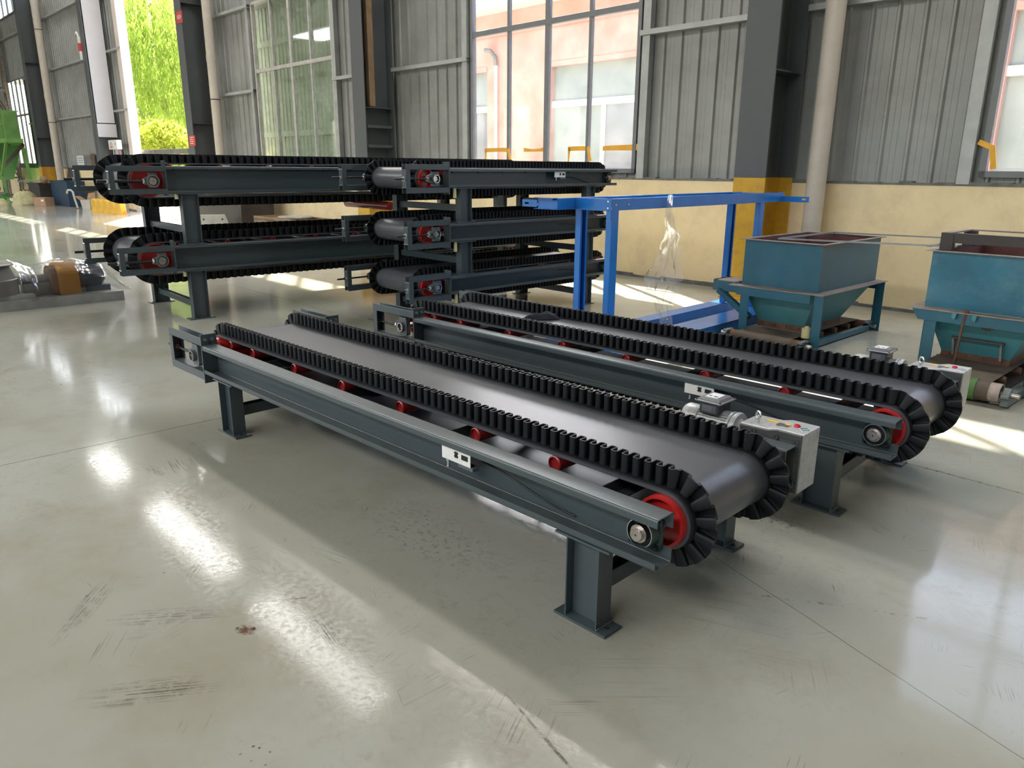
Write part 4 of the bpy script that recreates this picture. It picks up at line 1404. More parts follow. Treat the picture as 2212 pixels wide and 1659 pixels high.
def hopper(w0, nfr, zrim, old):
    r = wplace(empty('feed_hopper'))
    wd, dp = 0.72, 1.2
    x0, x1 = w0, w0 + wd
    y0, y1 = -nfr, -nfr + dp          # y0 = front (room side)
    zbx = zrim - 0.405
    bm = 'teal_old' if old else 'teal'
    quad_shell(MB(), (x0, x1, y0, y1), (x0, x1, y0, y1), zrim, zbx).build('bin', bm, r)
    quad_shell(MB(), (x0 + 0.0065, x1 - 0.0065, y0 + 0.0065, y1 - 0.0065), (x0 + 0.0065, x1 - 0.0065, y0 + 0.0065, y1 - 0.0065), zrim - 0.001, zbx, 0.001).build('bin_lining', 'rustred', r)
    f = MB()
    e = 0.035
    for a in ((x0 - e, x1 + e, y0 - e, y0 + 0.004), (x0 - e, x1 + e, y1 - 0.004, y1 + e), (x0 - e, x0 + 0.004, y0, y1), (x1 - 0.004, x1 + e, y0, y1)):
        f.bx(*a, zrim, zrim + 0.006)
    f.build('rim', 'dust', r)
    zp = zbx - 0.012
    p = MB()
    e = 0.085
    for a in ((x0 - e, x1 + e, y0 - e, y0 + 0.02), (x0 - e, x1 + e, y1 - 0.02, y1 + e), (x0 - e, x0 + 0.02, y0 + 0.02, y1 - 0.02), (x1 - 0.02, x1 + e, y0 + 0.02, y1 - 0.02)):
        p.bx(*a, zp, zp + 0.008)
    p.build('flange_plate', 'dust', r)
    # skirt angles below the flange with bevelled ends
    sk = 'teal_light' if old else 'teal'
    MB().prism([(x0 - 0.06, zp), (x0 - 0.01, zp - 0.078), (x1 - 0.03, zp - 0.078), (x1 - 0.03, zp)], 'y', y0 - 0.07, y0 - 0.064).build('skirt', 'teal', r)
    MB().prism([(x0 - 0.06, zp), (x0 - 0.01, zp - 0.078), (x1 + 0.02, zp - 0.078), (x1 + 0.06, zp)], 'y', y1 + 0.064, y1 + 0.07).build('skirt', 'teal', r)
    bt_ = (x0 + 0.13, x1 - 0.15, y0 + 0.13, y1 - 0.35)
    zo = zp - 0.335
    quad_shell(MB(), (x0 + 0.01, x1 - 0.01, y0 + 0.01, y1 - 0.01), bt_, zp, zo).build('cone', 'teal_light', r)
    # rubber outlet skirt with studs
    quad_shell(MB(), (bt_[0] - 0.006, bt_[1] + 0.006, bt_[2] - 0.006, bt_[3] + 0.006), (bt_[0] - 0.006, bt_[1] + 0.006, bt_[2] - 0.006, bt_[3] + 0.006), zo + 0.02, zo - 0.035).build('outlet_skirt', 'rust', r)
    for q in range(4):
        xx = bt_[0] + 0.05 + (bt_[1] - bt_[0] - 0.1) * q / 3
        MB().cyl((xx, bt_[2] - 0.006, zo - 0.005), (xx, bt_[2] - 0.018, zo - 0.005), 0.009, n=8).build('stud', 'rust', r)
    # legs
    for lx in (x0 + 0.03, x1 + 0.0):
        for ly in (y0 - 0.06, y1 + 0.02):
            l_ = MB().bx(lx, lx + 0.085, ly, ly + 0.008, 0.0, zp).bx(lx, lx + 0.008, ly, ly + 0.07, 0.0, zp)
            l_.build('leg', 'teal', r, bevel=0.002)
    # belt feeder under the hopper
    nb0, nb1 = -nfr - (0.42 if old else 0.16), y1 - 0.02
    rb = 0.068 if old else 0.045
    zb_ = zo - 0.05 - rb
    zb_ = 0.088 if old else 0.052
    xa, xb = x0 + 0.10, x1 - 0.10
    vs, fs = [], []
    pr = []
    for k in range(13):
        a = PI / 2 + PI * k / 12
        pr.append((nb0 + rb * math.cos(a), zb_ + rb * math.sin(a)))
    for k in range(13):
        a = -PI / 2 + PI * k / 12
        pr.append((nb1 + rb * math.cos(a), zb_ + rb * math.sin(a)))
    n = len(pr)
    for q in pr:
        vs += [(xa, q[0], q[1]), (xb, q[0], q[1])]
    for k in range(n):
        j = (k + 1) % n
        fs.append((2 * k, 2 * k + 1, 2 * j + 1, 2 * j))
    MB().add(vs, fs).build('feeder_belt', 'oldbelt', r, smooth=40)
    for yy in (nb0, nb1):
        d = MB().lathe([(0.03, 0.02), (rb - 0.012, 0.02), (rb - 0.01, 0), (rb - 0.002, 0), (rb - 0.002, xb - xa + 0.13), (rb - 0.01, xb - xa + 0.13), (rb - 0.012, xb - xa + 0.11), (0.03, xb - xa + 0.11)], (xa - 0.065, yy, zb_), (1, 0, 0), 28).build('feeder_drum', 'palerust' if old else 'rust', r, smooth=35)
        MB().cyl((xa - 0.17, yy, zb_), (xb + 0.17, yy, zb_), 0.018, n=14).build('shaft', 'metal', d, smooth=40)
    for q in range(4):
        yy = nb0 + 0.25 + (nb1 - nb0 - 0.5) * q / 3
        MB().cyl((xa - 0.02, yy, zb_ + rb - 0.032), (xb + 0.02, yy, zb_ + rb - 0.032), 0.026, n=16).build('idler', 'rust', r, smooth=40)
    for xx in (x0 - 0.02, x1 - 0.03):
        MB().bx(xx, xx + 0.05, nb0 - 0.03, nb1 + 0.05, 0.012, 0.075 if old else 0.06).build('feeder_rail', 'greydirty' if old else 'teal', r, bevel=0.003)
    for xx in (x0 + 0.0, x1 - 0.005):
        for yy in (nb0, nb1):
            pb = MB().prism([(yy - 0.07, 0.075), (yy + 0.07, 0.075), (yy + 0.07, 0.092), (yy + 0.04, 0.098), (yy + 0.035, zb_ + 0.02), (yy, zb_ + 0.048), (yy - 0.035, zb_ + 0.02), (yy - 0.04, 0.098), (yy - 0.07, 0.092)], 'x', xx - 0.02, xx + 0.025)
            pb.build('pillow_block', 'greydirty', r, bevel=0.003)
    return r, (x0, x1, y0, y1, zbx, zp, zo, nb0, nb1, zb_, rb)

h1, g1 = hopper(1.83, 2.5, 0.895, False)
tag(h1, 'dark teal feed hopper with slotted side shelf, beside the yellow-footed column', 'hopper', 'teal feed hoppers')
x0, x1, y0, y1, zbx, zp, zo, nb0, nb1, zb_, rb = g1
# slotted shelf with brace on its left side
zs_ = zbx + 0.004
s1 = MB()
for a, b_ in ((0.0, 0.055), (0.075, 0.125), (0.145, 0.20), (0.22, 0.275)):
    s1.bx(x0 - 0.31, x0 - 0.02, y0 + 0.02 + a, y0 + 0.02 + b_, zs_, zs_ + 0.006)
s1.bx(x0 - 0.31, x0 - 0.27, y0 + 0.02, y0 + 0.30, zs_, zs_ + 0.006).bx(x0 - 0.06, x0 - 0.02, y0 + 0.02, y0 + 0.30, zs_, zs_ + 0.006)
s1.build('slotted_shelf', 'dust', h1)
MB().bx(x0 - 0.31, x0 - 0.08, y0 + 0.02, y0 + 0.026, zs_ - 0.095, zs_).bx(x0 - 0.31, x0 - 0.304, y0 + 0.02, y0 + 0.30, zs_ - 0.095, zs_).bx(x0 - 0.086, x0 - 0.08, y0 + 0.02, y0 + 0.30, zs_ - 0.095, zs_).build('shelf_apron', 'teal', h1, bevel=0.002)
MB().bar((x0 - 0.25, y0 + 0.03, zs_ - 0.09), (x0 + 0.12, y0 - 0.03, 0.20), 0.05, 0.05).build('brace', 'teal', h1)
MB().cyl((x0 - 0.05, y0 + 0.22, zs_ + 0.006), (x0 - 0.05, y0 + 0.22, zs_ + 0.035), 0.022, n=6).build('bolt', 'black', h1)
o = MB().cyl((x1 - 0.05, y0 - 0.02, zb_ + rb + 0.0), (x1 - 0.05, y0 - 0.02, zb_ + rb + 0.085), 0.042, n=20)
o.cyl((x1 - 0.05, y0 - 0.02, zb_ + rb + 0.085), (x1 - 0.05, y0 - 0.02, zb_ + rb + 0.10), 0.02, n=14)
o.build('oil_cup', 'cream', h1, smooth=40)

h2, g2 = hopper(3.48, 2.75, 0.94, True)
tag(h2, 'scuffed light teal feed hopper cut by the right edge, green drum underneath', 'hopper', 'teal feed hoppers')
x0, x1, y0, y1, zbx, zp, zo, nb0, nb1, zb_, rb = g2
MB().cyl((x0 + 0.10, nb0, zb_), (x1 - 0.18, nb0, zb_), rb + 0.006, n=32).build('green_lagging', 'greenbelt', h2, smooth=35)
rod = MB().cyl((x0 + 0.30, y0 - 0.075, zp + 0.03), (x0 + 0.27, y0 - 0.05, 0.10), 0.009, n=10)
nut(rod, (x0 + 0.30, y0 - 0.075, zp + 0.008), (0, 0, 1), 0.02, 0.02)
rod.build('tie_rod', 'rust', h2, smooth=30)
for xx in (x0 + 0.22, x0 + 0.35):
    MB().prism([(xx, zp), (xx + 0.03, zp), (xx + 0.022, zp - 0.045), (xx, zp - 0.03)], 'y', y0 - 0.10, y0 - 0.07).build('lug', 'teal_light', h2)
# handle bar and gate frame on the sloping front
def on_slope(xx, k):
    yy = y0 + 0.01 + (0.12) * k
    zz = zp + (zo - zp) * k
    return Vector((xx, yy, zz))
off = Vector((0, -0.018, -0.014))
MB().bar(on_slope(x0 + 0.20, 0.55) + off, on_slope(x1 - 0.18, 0.55) + off, 0.035, 0.012).build('gate_handle', 'darksteel', h2)
for xx in (x0 + 0.21, x1 - 0.20):
    MB().bar(on_slope(xx, 0.58) + off * 0.8, on_slope(xx, 0.96) + off * 0.8, 0.014, 0.014).build('gate_guide', 'palerust', h2)
pa = MB()
cpt = on_slope(x0 + 0.42, 0.28) + off * 0.12
e1 = Vector((1, 0, 0))
e2 = (on_slope(0, 1) - on_slope(0, 0)).normalized()
nn_ = e1.cross(e2).normalized()
if nn_.y > 0:
    nn_ = -nn_
ring_ = []
for q in range(18):
    a = 2 * PI * q / 18
    rr = 0.042 * (0.65 + 0.5 * noise.noise(Vector((math.cos(a) * 2, math.sin(a) * 2, 4))) + 0.25 * (q % 2))
    ring_.append(cpt + nn_ * 0.003 + e1 * rr * 1.25 * math.cos(a) + e2 * rr * 0.8 * math.sin(a))
pa.add(ring_ + [p_ + nn_ * 0.0012 for p_ in ring_], [tuple(range(18, 36))] + [(i, (i + 1) % 18, 18 + (i + 1) % 18, 18 + i) for i in range(18)])
pa.build('rust_patch', 'rust', h2)
# dark stand lying on hopper rim
st = wplace(empty('steel_stand'))
zr2 = 0.947
for (xx, yy) in ((x0 + 0.03, y0 + 0.02), (x1 - 0.10, y0 + 0.02), (x0 + 0.03, y0 + 0.52), (x1 - 0.10, y0 + 0.52)):
    MB().bx(xx, xx + 0.085, yy, yy + 0.06, zr2, zr2 + 0.115).build('post', 'darksteel', st, bevel=0.003)
MB().bx(x0 + 0.03, x1 - 0.015, y0 + 0.02, y0 + 0.06, zr2 + 0.115, zr2 + 0.125).bx(x0 + 0.11, x1 - 0.10, y0 + 0.025, y0 + 0.035, zr2 + 0.055, zr2 + 0.115).build('top_bar', 'darksteel', st)
MB().bx(x0 + 0.03, x1 - 0.015, y0 + 0.54, y0 + 0.58, zr2 + 0.115, zr2 + 0.125).build('top_bar', 'dust', st)
MB().bx(x0 + 0.03, x0 + 0.08, y0 + 0.06, y0 + 0.54, zr2 + 0.115, zr2 + 0.125).build('top_bar', 'dust', st)
tag(st, 'dark rusty four-post stand resting on top of the right hopper', 'stand')
# thin rectangular bar frame bridging both hoppers
bf = wplace(empty('bar_frame'))
zf = 0.906
pA, pB, pC, pD = (2.13, -2.42), (2.07, -1.06), (3.52, -2.44), (3.52, -1.58)
for k, (p_, q_) in enumerate((((2.10, -2.40), (2.10, -1.32)), ((2.10, -2.40), (3.55, -2.47)), ((2.10, -1.32), (3.55, -1.62)), ((3.35, -2.46), (3.35, -1.58)))):
    zb0 = zf + (0.0 if k else 0.0)
    z_end = 0.952 if k in (1, 2) else (0.905 if k == 0 else 0.95)
    MB().bar((p_[0], p_[1], 0.912 if k < 3 else 0.946), (q_[0], q_[1], (0.957 if k in (1, 2) else 0.912) if k < 3 else 0.946), 0.032 if k in (0, 3) else 0.02, 0.012).build('bar', 'galvrod', bf)
tag(bf, 'thin dark rectangular bar frame bridging the two hopper tops', 'frame')

# ------------------------------------------------------------------ cloth on the second conveyor
cl_b = MB()
nxx, nyy = 22, 14
vs, fs = [], []
for j in range(nyy):
    for i in range(nxx):
        gx, gy = i / (nxx - 1) * 2 - 1, j / (nyy - 1) * 2 - 1
        taper = 0.35 + 0.65 * (0.5 + 0.5 * gx)
        hgt = (1 - min(1, (gx * gx) ** 2)) * (1 - gy * gy) ** 0.7
        z = 0.004 + 0.05 * hgt * (0.45 + 0.55 * (0.5 + 0.5 * gx)) * (1 + 0.9 * noise.noise(Vector((gx * 3, gy * 3, 1))))
        vs.append((gx * 0.13 + 0.01 * noise.noise(Vector((gx * 4, gy * 4, 7))), gy * 0.055 * taper + 0.012 * noise.noise(Vector((gx * 3, gy * 2, 3))), max(0.002, z)))
for j in range(nyy - 1):
    for i in range(nxx - 1):
        fs.append((j * nxx + i, j * nxx + i + 1, (j + 1) * nxx + i + 1, (j + 1) * nxx + i))
cb = cl_b.add(vs, fs).build('cloth', 'cloth', None, smooth=180)
cb.location = (0.185, 5.08, 0.506)
cb.rotation_euler = (0, 0, 0.35)
tag(cb, 'crumpled dark navy cloth lying on the second conveyor belt', 'cloth')

# ------------------------------------------------------------------ wrapped fan unit at the left
fu = wplace(empty('fan_unit'))
tag(fu, 'film-wrapped fan with ochre belt guard and blue motor on a grey tray', 'fan')
tx0, tx1 = -4.62, -4.0
ty0, ty1 = -8.9, -6.08
MB().bx(tx0, tx1, ty0, ty1, 0.10, 0.106).bx(tx1 - 0.005, tx1, ty0, ty1, 0.0, 0.10).bx(tx0, tx0 + 0.005, ty0, ty1, 0.0, 0.10).bx(tx0, tx1, ty1 - 0.005, ty1, 0.0, 0.10).bx(tx1 - 0.06, tx1 + 0.01, ty0, ty1, 0.0, 0.006).build('base_tray', 'galv', fu, bevel=0.002)
MB().bx(tx0 + 0.06, tx1 - 0.06, -8.4, -6.95, 0.106, 0.15).build('sub_frame', 'galv', fu, bevel=0.003)
yc_ = -7.35
MB().lathe([(0.30, 0), (0.30, 0.16), (0.285, 0.17), (0.24, 0.30), (0.235, 0.315)], (-4.31, yc_, 0.15), (0, 0, 1), 48).build('fan_casing', 'greysteel', fu, smooth=30)
MB().lathe([(0.235, 0), (0.29, 0.003), (0.29, 0.012), (0.235, 0.015)], (-4.31, yc_, 0.462), (0, 0, 1), 40).build('flange_ring', 'galv', fu, smooth=30)
MB().cyl((-4.31, -7.1, 0.28), (-4.31, -6.72, 0.28), 0.05, n=18).build('shaft_housing', 'greysteel', fu, smooth=40)
MB().bx(-4.42, -4.2, -7.02, -6.75, 0.106, 0.24).build('bearing_pedestal', 'greysteel', fu, bevel=0.004)
# arched belt guard
gd = []
for k in range(13):
    a = PI * k / 12
    gd.append((-4.30 + 0.20 * math.cos(a), 0.33 + 0.12 * math.sin(a)))
gd = [(-4.10, 0.106)] + gd + [(-4.50, 0.106)]
MB().prism(gd, 'y', -6.70, -6.49).build('belt_guard', 'orange', fu, bevel=0.006)
MB().prism([(p_[0] * 0.86 + -4.30 * 0.14, p_[1] * 0.86 + 0.03) for p_ in gd], 'y', -6.76, -6.70).build('guard_rim', 'rust', fu, bevel=0.004)
MB().lathe([(0.06, 0), (0.125, 0.01), (0.13, 0.03), (0.13, 0.20), (0.12, 0.22), (0.07, 0.26), (0.06, 0.27)], (-4.29, -6.46, 0.27), (0, 1, 0), 32).build('motor', 'motorblue', fu, smooth=35)
fm = MB()
for q in range(22):
    a = 2 * PI * q / 22
    c_ = Vector((-4.29 + 0.135 * math.cos(a), -6.42, 0.27 + 0.135 * math.sin(a)))
    fm.bar(c_, c_ + Vector((0, 0.17, 0)), 0.004, 0.016, (math.cos(a), 0, math.sin(a)))
fm.build('cooling_fin', 'motorblue', fu)
MB().bx(-4.40, -4.18, -6.42, -6.16, 0.106, 0.17).build('motor_foot', 'motorblue', fu, bevel=0.004)
MB().bx(-4.36, -4.22, -6.38, -6.26, 0.39, 0.45).build('terminal_box', 'motorblue', fu, bevel=0.006)
# draped film
def top_h(y):
    t_ = [(-8.6, 0.30), (-7.72, 0.40), (-7.62, 0.50), (-7.10, 0.50), (-6.95, 0.42), (-6.78, 0.44), (-6.68, 0.47), (-6.5, 0.47), (-6.40, 0.44), (-6.22, 0.42), (-6.02, 0.15), (-5.98, 0.10)]
    for (a, b_), (c, d) in zip(t_[:-1], t_[1:]):
        if a <= y <= c:
            return b_ + (d - b_) * (y - a) / (c - a)
    return 0.3
vs, fs = [], []
nY, nX = 90, 25
for j in range(nY):
    y = -8.6 + (8.6 - 5.98) * j / (nY - 1)
    ht = top_h(y)
    for i in range(nX):
        g = i / (nX - 1) * 2 - 1
        hw = 0.20 if y > -6.95 else 0.27
        ang = g * 1.25
        xx = -4.30 + math.sin(ang) / math.sin(1.25) * (hw + 0.10 * abs(g) ** 3)
        zz = 0.11 + (ht - 0.10) * max(0, math.cos(g * PI / 2)) ** 0.45
        w_ = noise.noise(Vector((g * 5, y * 7, 1.3))) * 0.022 + noise.noise(Vector((g * 11 + y * 9, y * 21, 4))) * 0.010
        vs.append((xx + w_, y + noise.noise(Vector((g * 6, y * 6, 9))) * 0.015, zz + w_ * 0.6))
for j in range(nY - 1):
    for i in range(nX - 1):
        fs.append((j * nX + i, j * nX + i + 1, (j + 1) * nX + i + 1, (j + 1) * nX + i))
MB().add(vs, fs).build('wrapping_film', 'film', fu, smooth=180)

# ------------------------------------------------------------------ wall fittings
tp_l = [(-4.60, -3.99, 'left'), (-3.66, -3.20, 'second'), (-2.70, -2.27, 'third'), (-2.02, -1.30, 'rightmost')]
for k, (a, b_, wd_) in enumerate(tp_l):
    vs, fs = [], []
    n = 16
    for i in range(n):
        g = i / (n - 1)
        x = a + (b_ - a) * g
        dz = (0.012 * math.sin(g * PI) * (-1 if k == 1 else 0.4)) + (0.03 * max(0, g - 0.8) * 4 if k == 3 else 0)
        hw = 0.032 * (1 - 0.35 * (math.sin(g * PI) if k == 1 else 0)) + (0.012 * g if k == 3 else 0)
        yv = 0.028 - 0.02 * max(0, g - 0.85) * (4 if k == 3 else 0)
        vs += [(x, yv, 1.78 + dz - hw), (x, yv, 1.78 + dz + hw), (x, yv + 0.002, 1.78 + dz + hw), (x, yv + 0.002, 1.78 + dz - hw)]
    for i in range(n - 1):
        for q in range(4):
            fs.append((4 * i + q, 4 * i + (q + 1) % 4, 4 * i + 4 + (q + 1) % 4, 4 * i + 4 + q))
    r = wplace(empty('sealing_tape'))
    MB().add(vs, fs).build('strip', 'tape', r)
    if k in (0, 2):
        MB().hexa([(a, 0.028, 1.56), (a + 0.02, 0.028, 1.55), (a + 0.05, 0.028, 1.79), (a + 0.0, 0.028, 1.80), (a, 0.032, 1.56), (a + 0.02, 0.032, 1.55), (a + 0.05, 0.032, 1.79), (a, 0.032, 1.80)]).build('loose_end', 'tape', r)
        MB().bar((b_ - 0.03, 0.022, 1.80), (b_ + 0.03, 0.02, 1.60), 0.01, 0.05, (1, 0, 0)).build('loose_end', 'tape', r)
    tag(r, ['strip of yellow tape at far left of the tall window sill', 'short pinched strip of yellow tape, second on the tall window',
            'strip of yellow tape with lettering smudges, third on the tall window', 'longest yellow tape strip at the right end of the tall window'][k], 'tape', 'yellow tape strips on the window')
r = wplace(empty('sealing_tape'))
MB().bar((2.86, 0.01, 1.78), (3.0, 0.0, 1.72), 0.012, 0.05).build('strip', 'tape', r)
MB().bar((2.99, 0.0, 1.74), (3.03, 0.01, 1.52), 0.012, 0.05, (1, 0, 0)).build('loose_end', 'tape', r)
tag(r, 'curled piece of yellow tape on the frame of the window at the right edge', 'tape', 'yellow tape strips on the window')

# signs on the column flanges
def flange_sign(w0_, w1_, z0_, z1_, m, label, txt=None, lines=0):
    r = wplace(empty('wall_sign'))
    MB().bx(w0_, w1_, -0.658, -0.652, z0_, z1_).build('plate', m, r)
    if txt:
        text('lettering', txt, 0.15, 'white', r, ((w0_ + w1_) / 2, -0.660, (z0_ + z1_) / 2), (PI / 2, 0, 0))
    for q in range(lines):
        MB().bx(w0_ + 0.05, w1_ - 0.09 - 0.04 * (q % 2), -0.6595, -0.658, z1_ - 0.05 - 0.05 * q, z1_ - 0.035 - 0.05 * q).build('print_line', 'white', r)
    tag(r, label, 'sign')
    return r
flange_sign(-15.545, -15.165, 4.93, 5.20, 'signred', 'red plate reading N04 high on the column right of the doorway', 'N04')
flange_sign(-15.53, -15.15, 2.0, 2.25, 'signred', 'small red notice with white print low on the column right of the doorway', None, 4)
# electric box on the column left of the doorway
eb_ = wplace(empty('electric_box'))
bx0, bx1, bz0, bz1 = -23.28, -22.42, 2.0, 2.30
cyb = -0.20
MB().bx(bx0, bx1, cyb - 0.16, cyb, bz0, bz1).build('cabinet', 'white', eb_, bevel=0.01)
MB().bx(bx0 + 0.01, bx1 - 0.01, cyb - 0.165, cyb - 0.16, bz0 + 0.01, bz1 - 0.01).build('door', 'white', eb_, bevel=0.003)
yt = cyb - 0.166
tri = [(-22.98, 2.245), (-22.85, 2.10), (-23.11, 2.10)]
for p_, q_ in zip(tri, tri[1:] + tri[:1]):
    MB().bar((p_[0], yt, p_[1]), (q_[0], yt, q_[1]), 0.004, 0.016, (0, 0, 1) if p_[1] == q_[1] else (1, 0, 0)).build('warning_triangle', 'signred', eb_)
MB().bar((-22.97, yt, 2.20), (-22.99, yt, 2.125), 0.004, 0.014, (1, 0, 0)).build('lightning_mark', 'signred', eb_)
for q in range(5):
    MB().bx(-23.12 + q * 0.055, -23.08 + q * 0.055, yt - 0.001, yt + 0.001, 2.045, 2.075).build('print_mark', 'signred', eb_)
MB().cyl((-22.54, cyb - 0.165, 2.17), (-22.54, cyb - 0.18, 2.17), 0.018, n=12).build('lock', 'black', eb_)
MB().tube([(-23.2, cyb - 0.05, 2.0), (-23.22, cyb - 0.05, 1.6), (-23.15, cyb - 0.04, 1.0), (-23.2, cyb - 0.04, 0.0)], 0.015, 8).build('conduit', 'white', eb_)
MB().tube([(-22.7, cyb - 0.05, 2.0), (-22.6, cyb - 0.05, 1.6), (-22.55, cyb - 0.04, 0.9)], 0.012, 8).build('conduit', 'signred', eb_)
MB().bx(-23.28, -23.2, -0.20, -0.004, 0.0, 2.0).build('support_post', 'lavender', eb_)
tag(eb_, 'white electric box with red warning triangle left of the doorway', 'electric box')
# exit marker strip on the same column
mk = wplace(empty('wall_lamp'))
MB().bx(-23.86, -23.74, -0.72, -0.652, 5.08, 5.32).build('red_band', 'signred', mk, bevel=0.01)
MB().bx(-23.86, -23.74, -0.72, -0.652, 5.32, 5.52).build('upper_body', 'white', mk, bevel=0.01)
MB().bx(-23.80, -23.74, -0.72, -0.652, 4.82, 5.08).build('lower_body', 'white', mk, bevel=0.01)
MB().bx(-23.88, -23.80, -0.71, -0.652, 4.84, 4.98).build('green_marker', 'greenlight', mk)
MB().tube([(-23.80, -0.69, 5.52), (-23.82, -0.70, 5.60), (-23.92, -0.70, 5.66), (-24.02, -0.70, 5.62)], 0.03, 10).build('goose_neck', 'white', mk, smooth=60)
tag(mk, 'small white and red wall lamp high on the column left of the doorway', 'lamp')
# notices on the sheet wall at the far left
nt_ = wplace(MB().bx(-28.53, -27.5, -0.03, -0.02, 1.50, 1.84).build('paper_notice', 'label', None))
tag(nt_, 'faded white paper notice low on the far left wall', 'notice')
for q in range(3):
    MB().bx(-28.4, -27.7, -0.032, -0.03, 1.58 + 0.08 * q, 1.60 + 0.08 * q).build('print_line', 'labeldark', nt_)
nb_ = wplace(empty('wall_cabinet'))
MB().bx(-27.15, -26.3, -0.16, 0.0, 1.42, 1.90).build('box', 'dust', nb_, bevel=0.01)
MB().bx(-27.08, -26.37, -0.168, -0.16, 1.48, 1.84).build('door', 'greysteel', nb_, bevel=0.004)
tag(nb_, 'shallow grey wall cabinet right of the paper notice', 'cabinet')

# horizontal barrier beam across the doorway
br_ = wplace(empty('barrier_beam'))
MB().bx(-22.3, -18.2, 0.30, 0.36, 1.84, 1.99).build('beam', 'greysteel', br_, bevel=0.003)
MB().bx(-18.2, -17.2, 0.30, 0.36, 1.84, 1.99).build('dark_end', 'column', br_, bevel=0.003)
for q in (-22.1, -21.3, -20.9):
    MB().cyl((q, 0.30, 1.92), (q, 0.295, 1.92), 0.02, n=10).build('hole', 'hole', br_)
for q in (-22.0, -19.1):
    MB().bx(q, q + 0.08, 0.30, 0.36, 0.0, 1.84).build('post', 'column', br_)
tag(br_, 'grey barrier beam on two posts across the open doorway', 'barrier')

# ------------------------------------------------------------------ the far left corner
def vplace(name, w_, n_, rot=0.0):
    """things standing along the wall, at the far left"""
    return empty(name, wf(w_, n_), PHI + rot)
gm = vplace('batching_machine', -33.7, 1.25)
tag(gm, 'bright green batching machine with hopper, platform and railing', 'machine')
quad_shell(MB(), (-5.0, -0.15, -0.5, 0.5), (-5.0, 0.0, -0.5, 0.5), 3.70, 2.35, 0.02).build('bin', 'greenlight', gm)
quad_shell(MB(), (-5.0, 0.0, -0.5, 0.5), (-3.6, -1.6, -0.3, 0.3), 2.35, 0.85, 0.02).build('cone', 'green', gm)
MB().bx(-5.0, 0.1, -0.55, -0.5, 2.28, 2.46).bx(0.0, 0.1, -0.5, 0.55, 2.28, 2.46).build('ring_beam', 'greenlight', gm)
for yy in (-0.55, 0.45):
    MB().hexa([(0.70, yy, 0.0), (0.90, yy, 0.0), (0.90, yy + 0.1, 0.0), (0.70, yy + 0.1, 0.0), (0.02, yy, 2.3), (0.2, yy, 2.3), (0.2, yy + 0.1, 2.3), (0.02, yy + 0.1, 2.3)]).build('leg', 'greenlight', gm)
MB().bx(-5.0, 0.85, -0.58, -0.45, 0.10, 0.34).build('base_beam', 'green', gm)
MB().bx(0.12, 2.35, -0.5, 0.1, 2.34, 2.50).build('platform', 'greenlight', gm)
MB().bar((0.56, -0.5, 1.05), (2.25, -0.48, 2.36), 0.1, 0.1).build('brace', 'greenlight', gm)
for xx in (0.9, 1.25, 1.6, 1.95, 2.28):
    MB().bx(xx, xx + 0.05, -0.5, -0.465, 2.5, 3.55).build('railing_post', 'greenlight', gm)
for zz in (3.0, 3.52):
    MB().bx(0.12, 2.33, -0.5, -0.46, zz, zz + 0.045).build('railing_bar', 'greenlight', gm)
MB().bx(2.29, 2.33, -0.46, 0.1, 3.52, 3.56).build('railing_bar', 'greenlight', gm)
MB().cyl((0.2, -0.56, 0.08), (0.2, -0.46, 0.08), 0.08, n=16).build('caster', 'black', gm, smooth=40)
MB().lathe([(0.10, 0), (0.17, 0.03), (0.17, 0.46), (0.12, 0.54)], (0.35, -0.85, 0.55), (1, 0, 0), 24).build('drive_motor', 'galv', gm, smooth=40)
MB().bx(0.3, 0.95, -1.0, -0.58, 0.30, 0.38).build('motor_base', 'galv', gm)
MB().bar((-1.4, -0.4, 1.0), (1.2, 0.3, 2.3), 0.1, 0.1).build('brace', 'darksteel', gm)

ms = vplace('lattice_mast', -38.2, 0.38)
tag(ms, 'pale rusty lattice mast standing behind the green machine', 'mast')
for (xx, yy) in ((-0.27, -0.27), (0.27, -0.27), (-0.27, 0.27), (0.27, 0.27)):
    MB().bar((xx, yy, 0), (xx * 0.85, yy * 0.85, 9.6), 0.08, 0.08).build('mast_leg', 'palerust', ms)
for k in range(7):
    z = 0.9 + 1.3 * k
    for a, b_ in (((-0.26, -0.26), (0.26, -0.26)), ((0.26, -0.26), (0.26, 0.26)), ((-0.26, 0.26), (0.26, 0.26)), ((-0.26, -0.26), (-0.26, 0.26))):
        MB().bar((a[0], a[1], z), (b_[0], b_[1], z), 0.06, 0.06).build('rung', 'palerust', ms)
        MB().bar((a[0], a[1], z) if k % 2 else (b_[0], b_[1], z), (b_[0], b_[1], z + 1.3) if k % 2 else (a[0], a[1], z + 1.3), 0.045, 0.045).build('diagonal', 'rust' if k % 3 else 'palerust', ms)
MB().bar((-1.6, -0.3, 6.5), (1.6, -0.3, 3.0), 0.1, 0.1).build('raking_strut', 'palerust', ms)

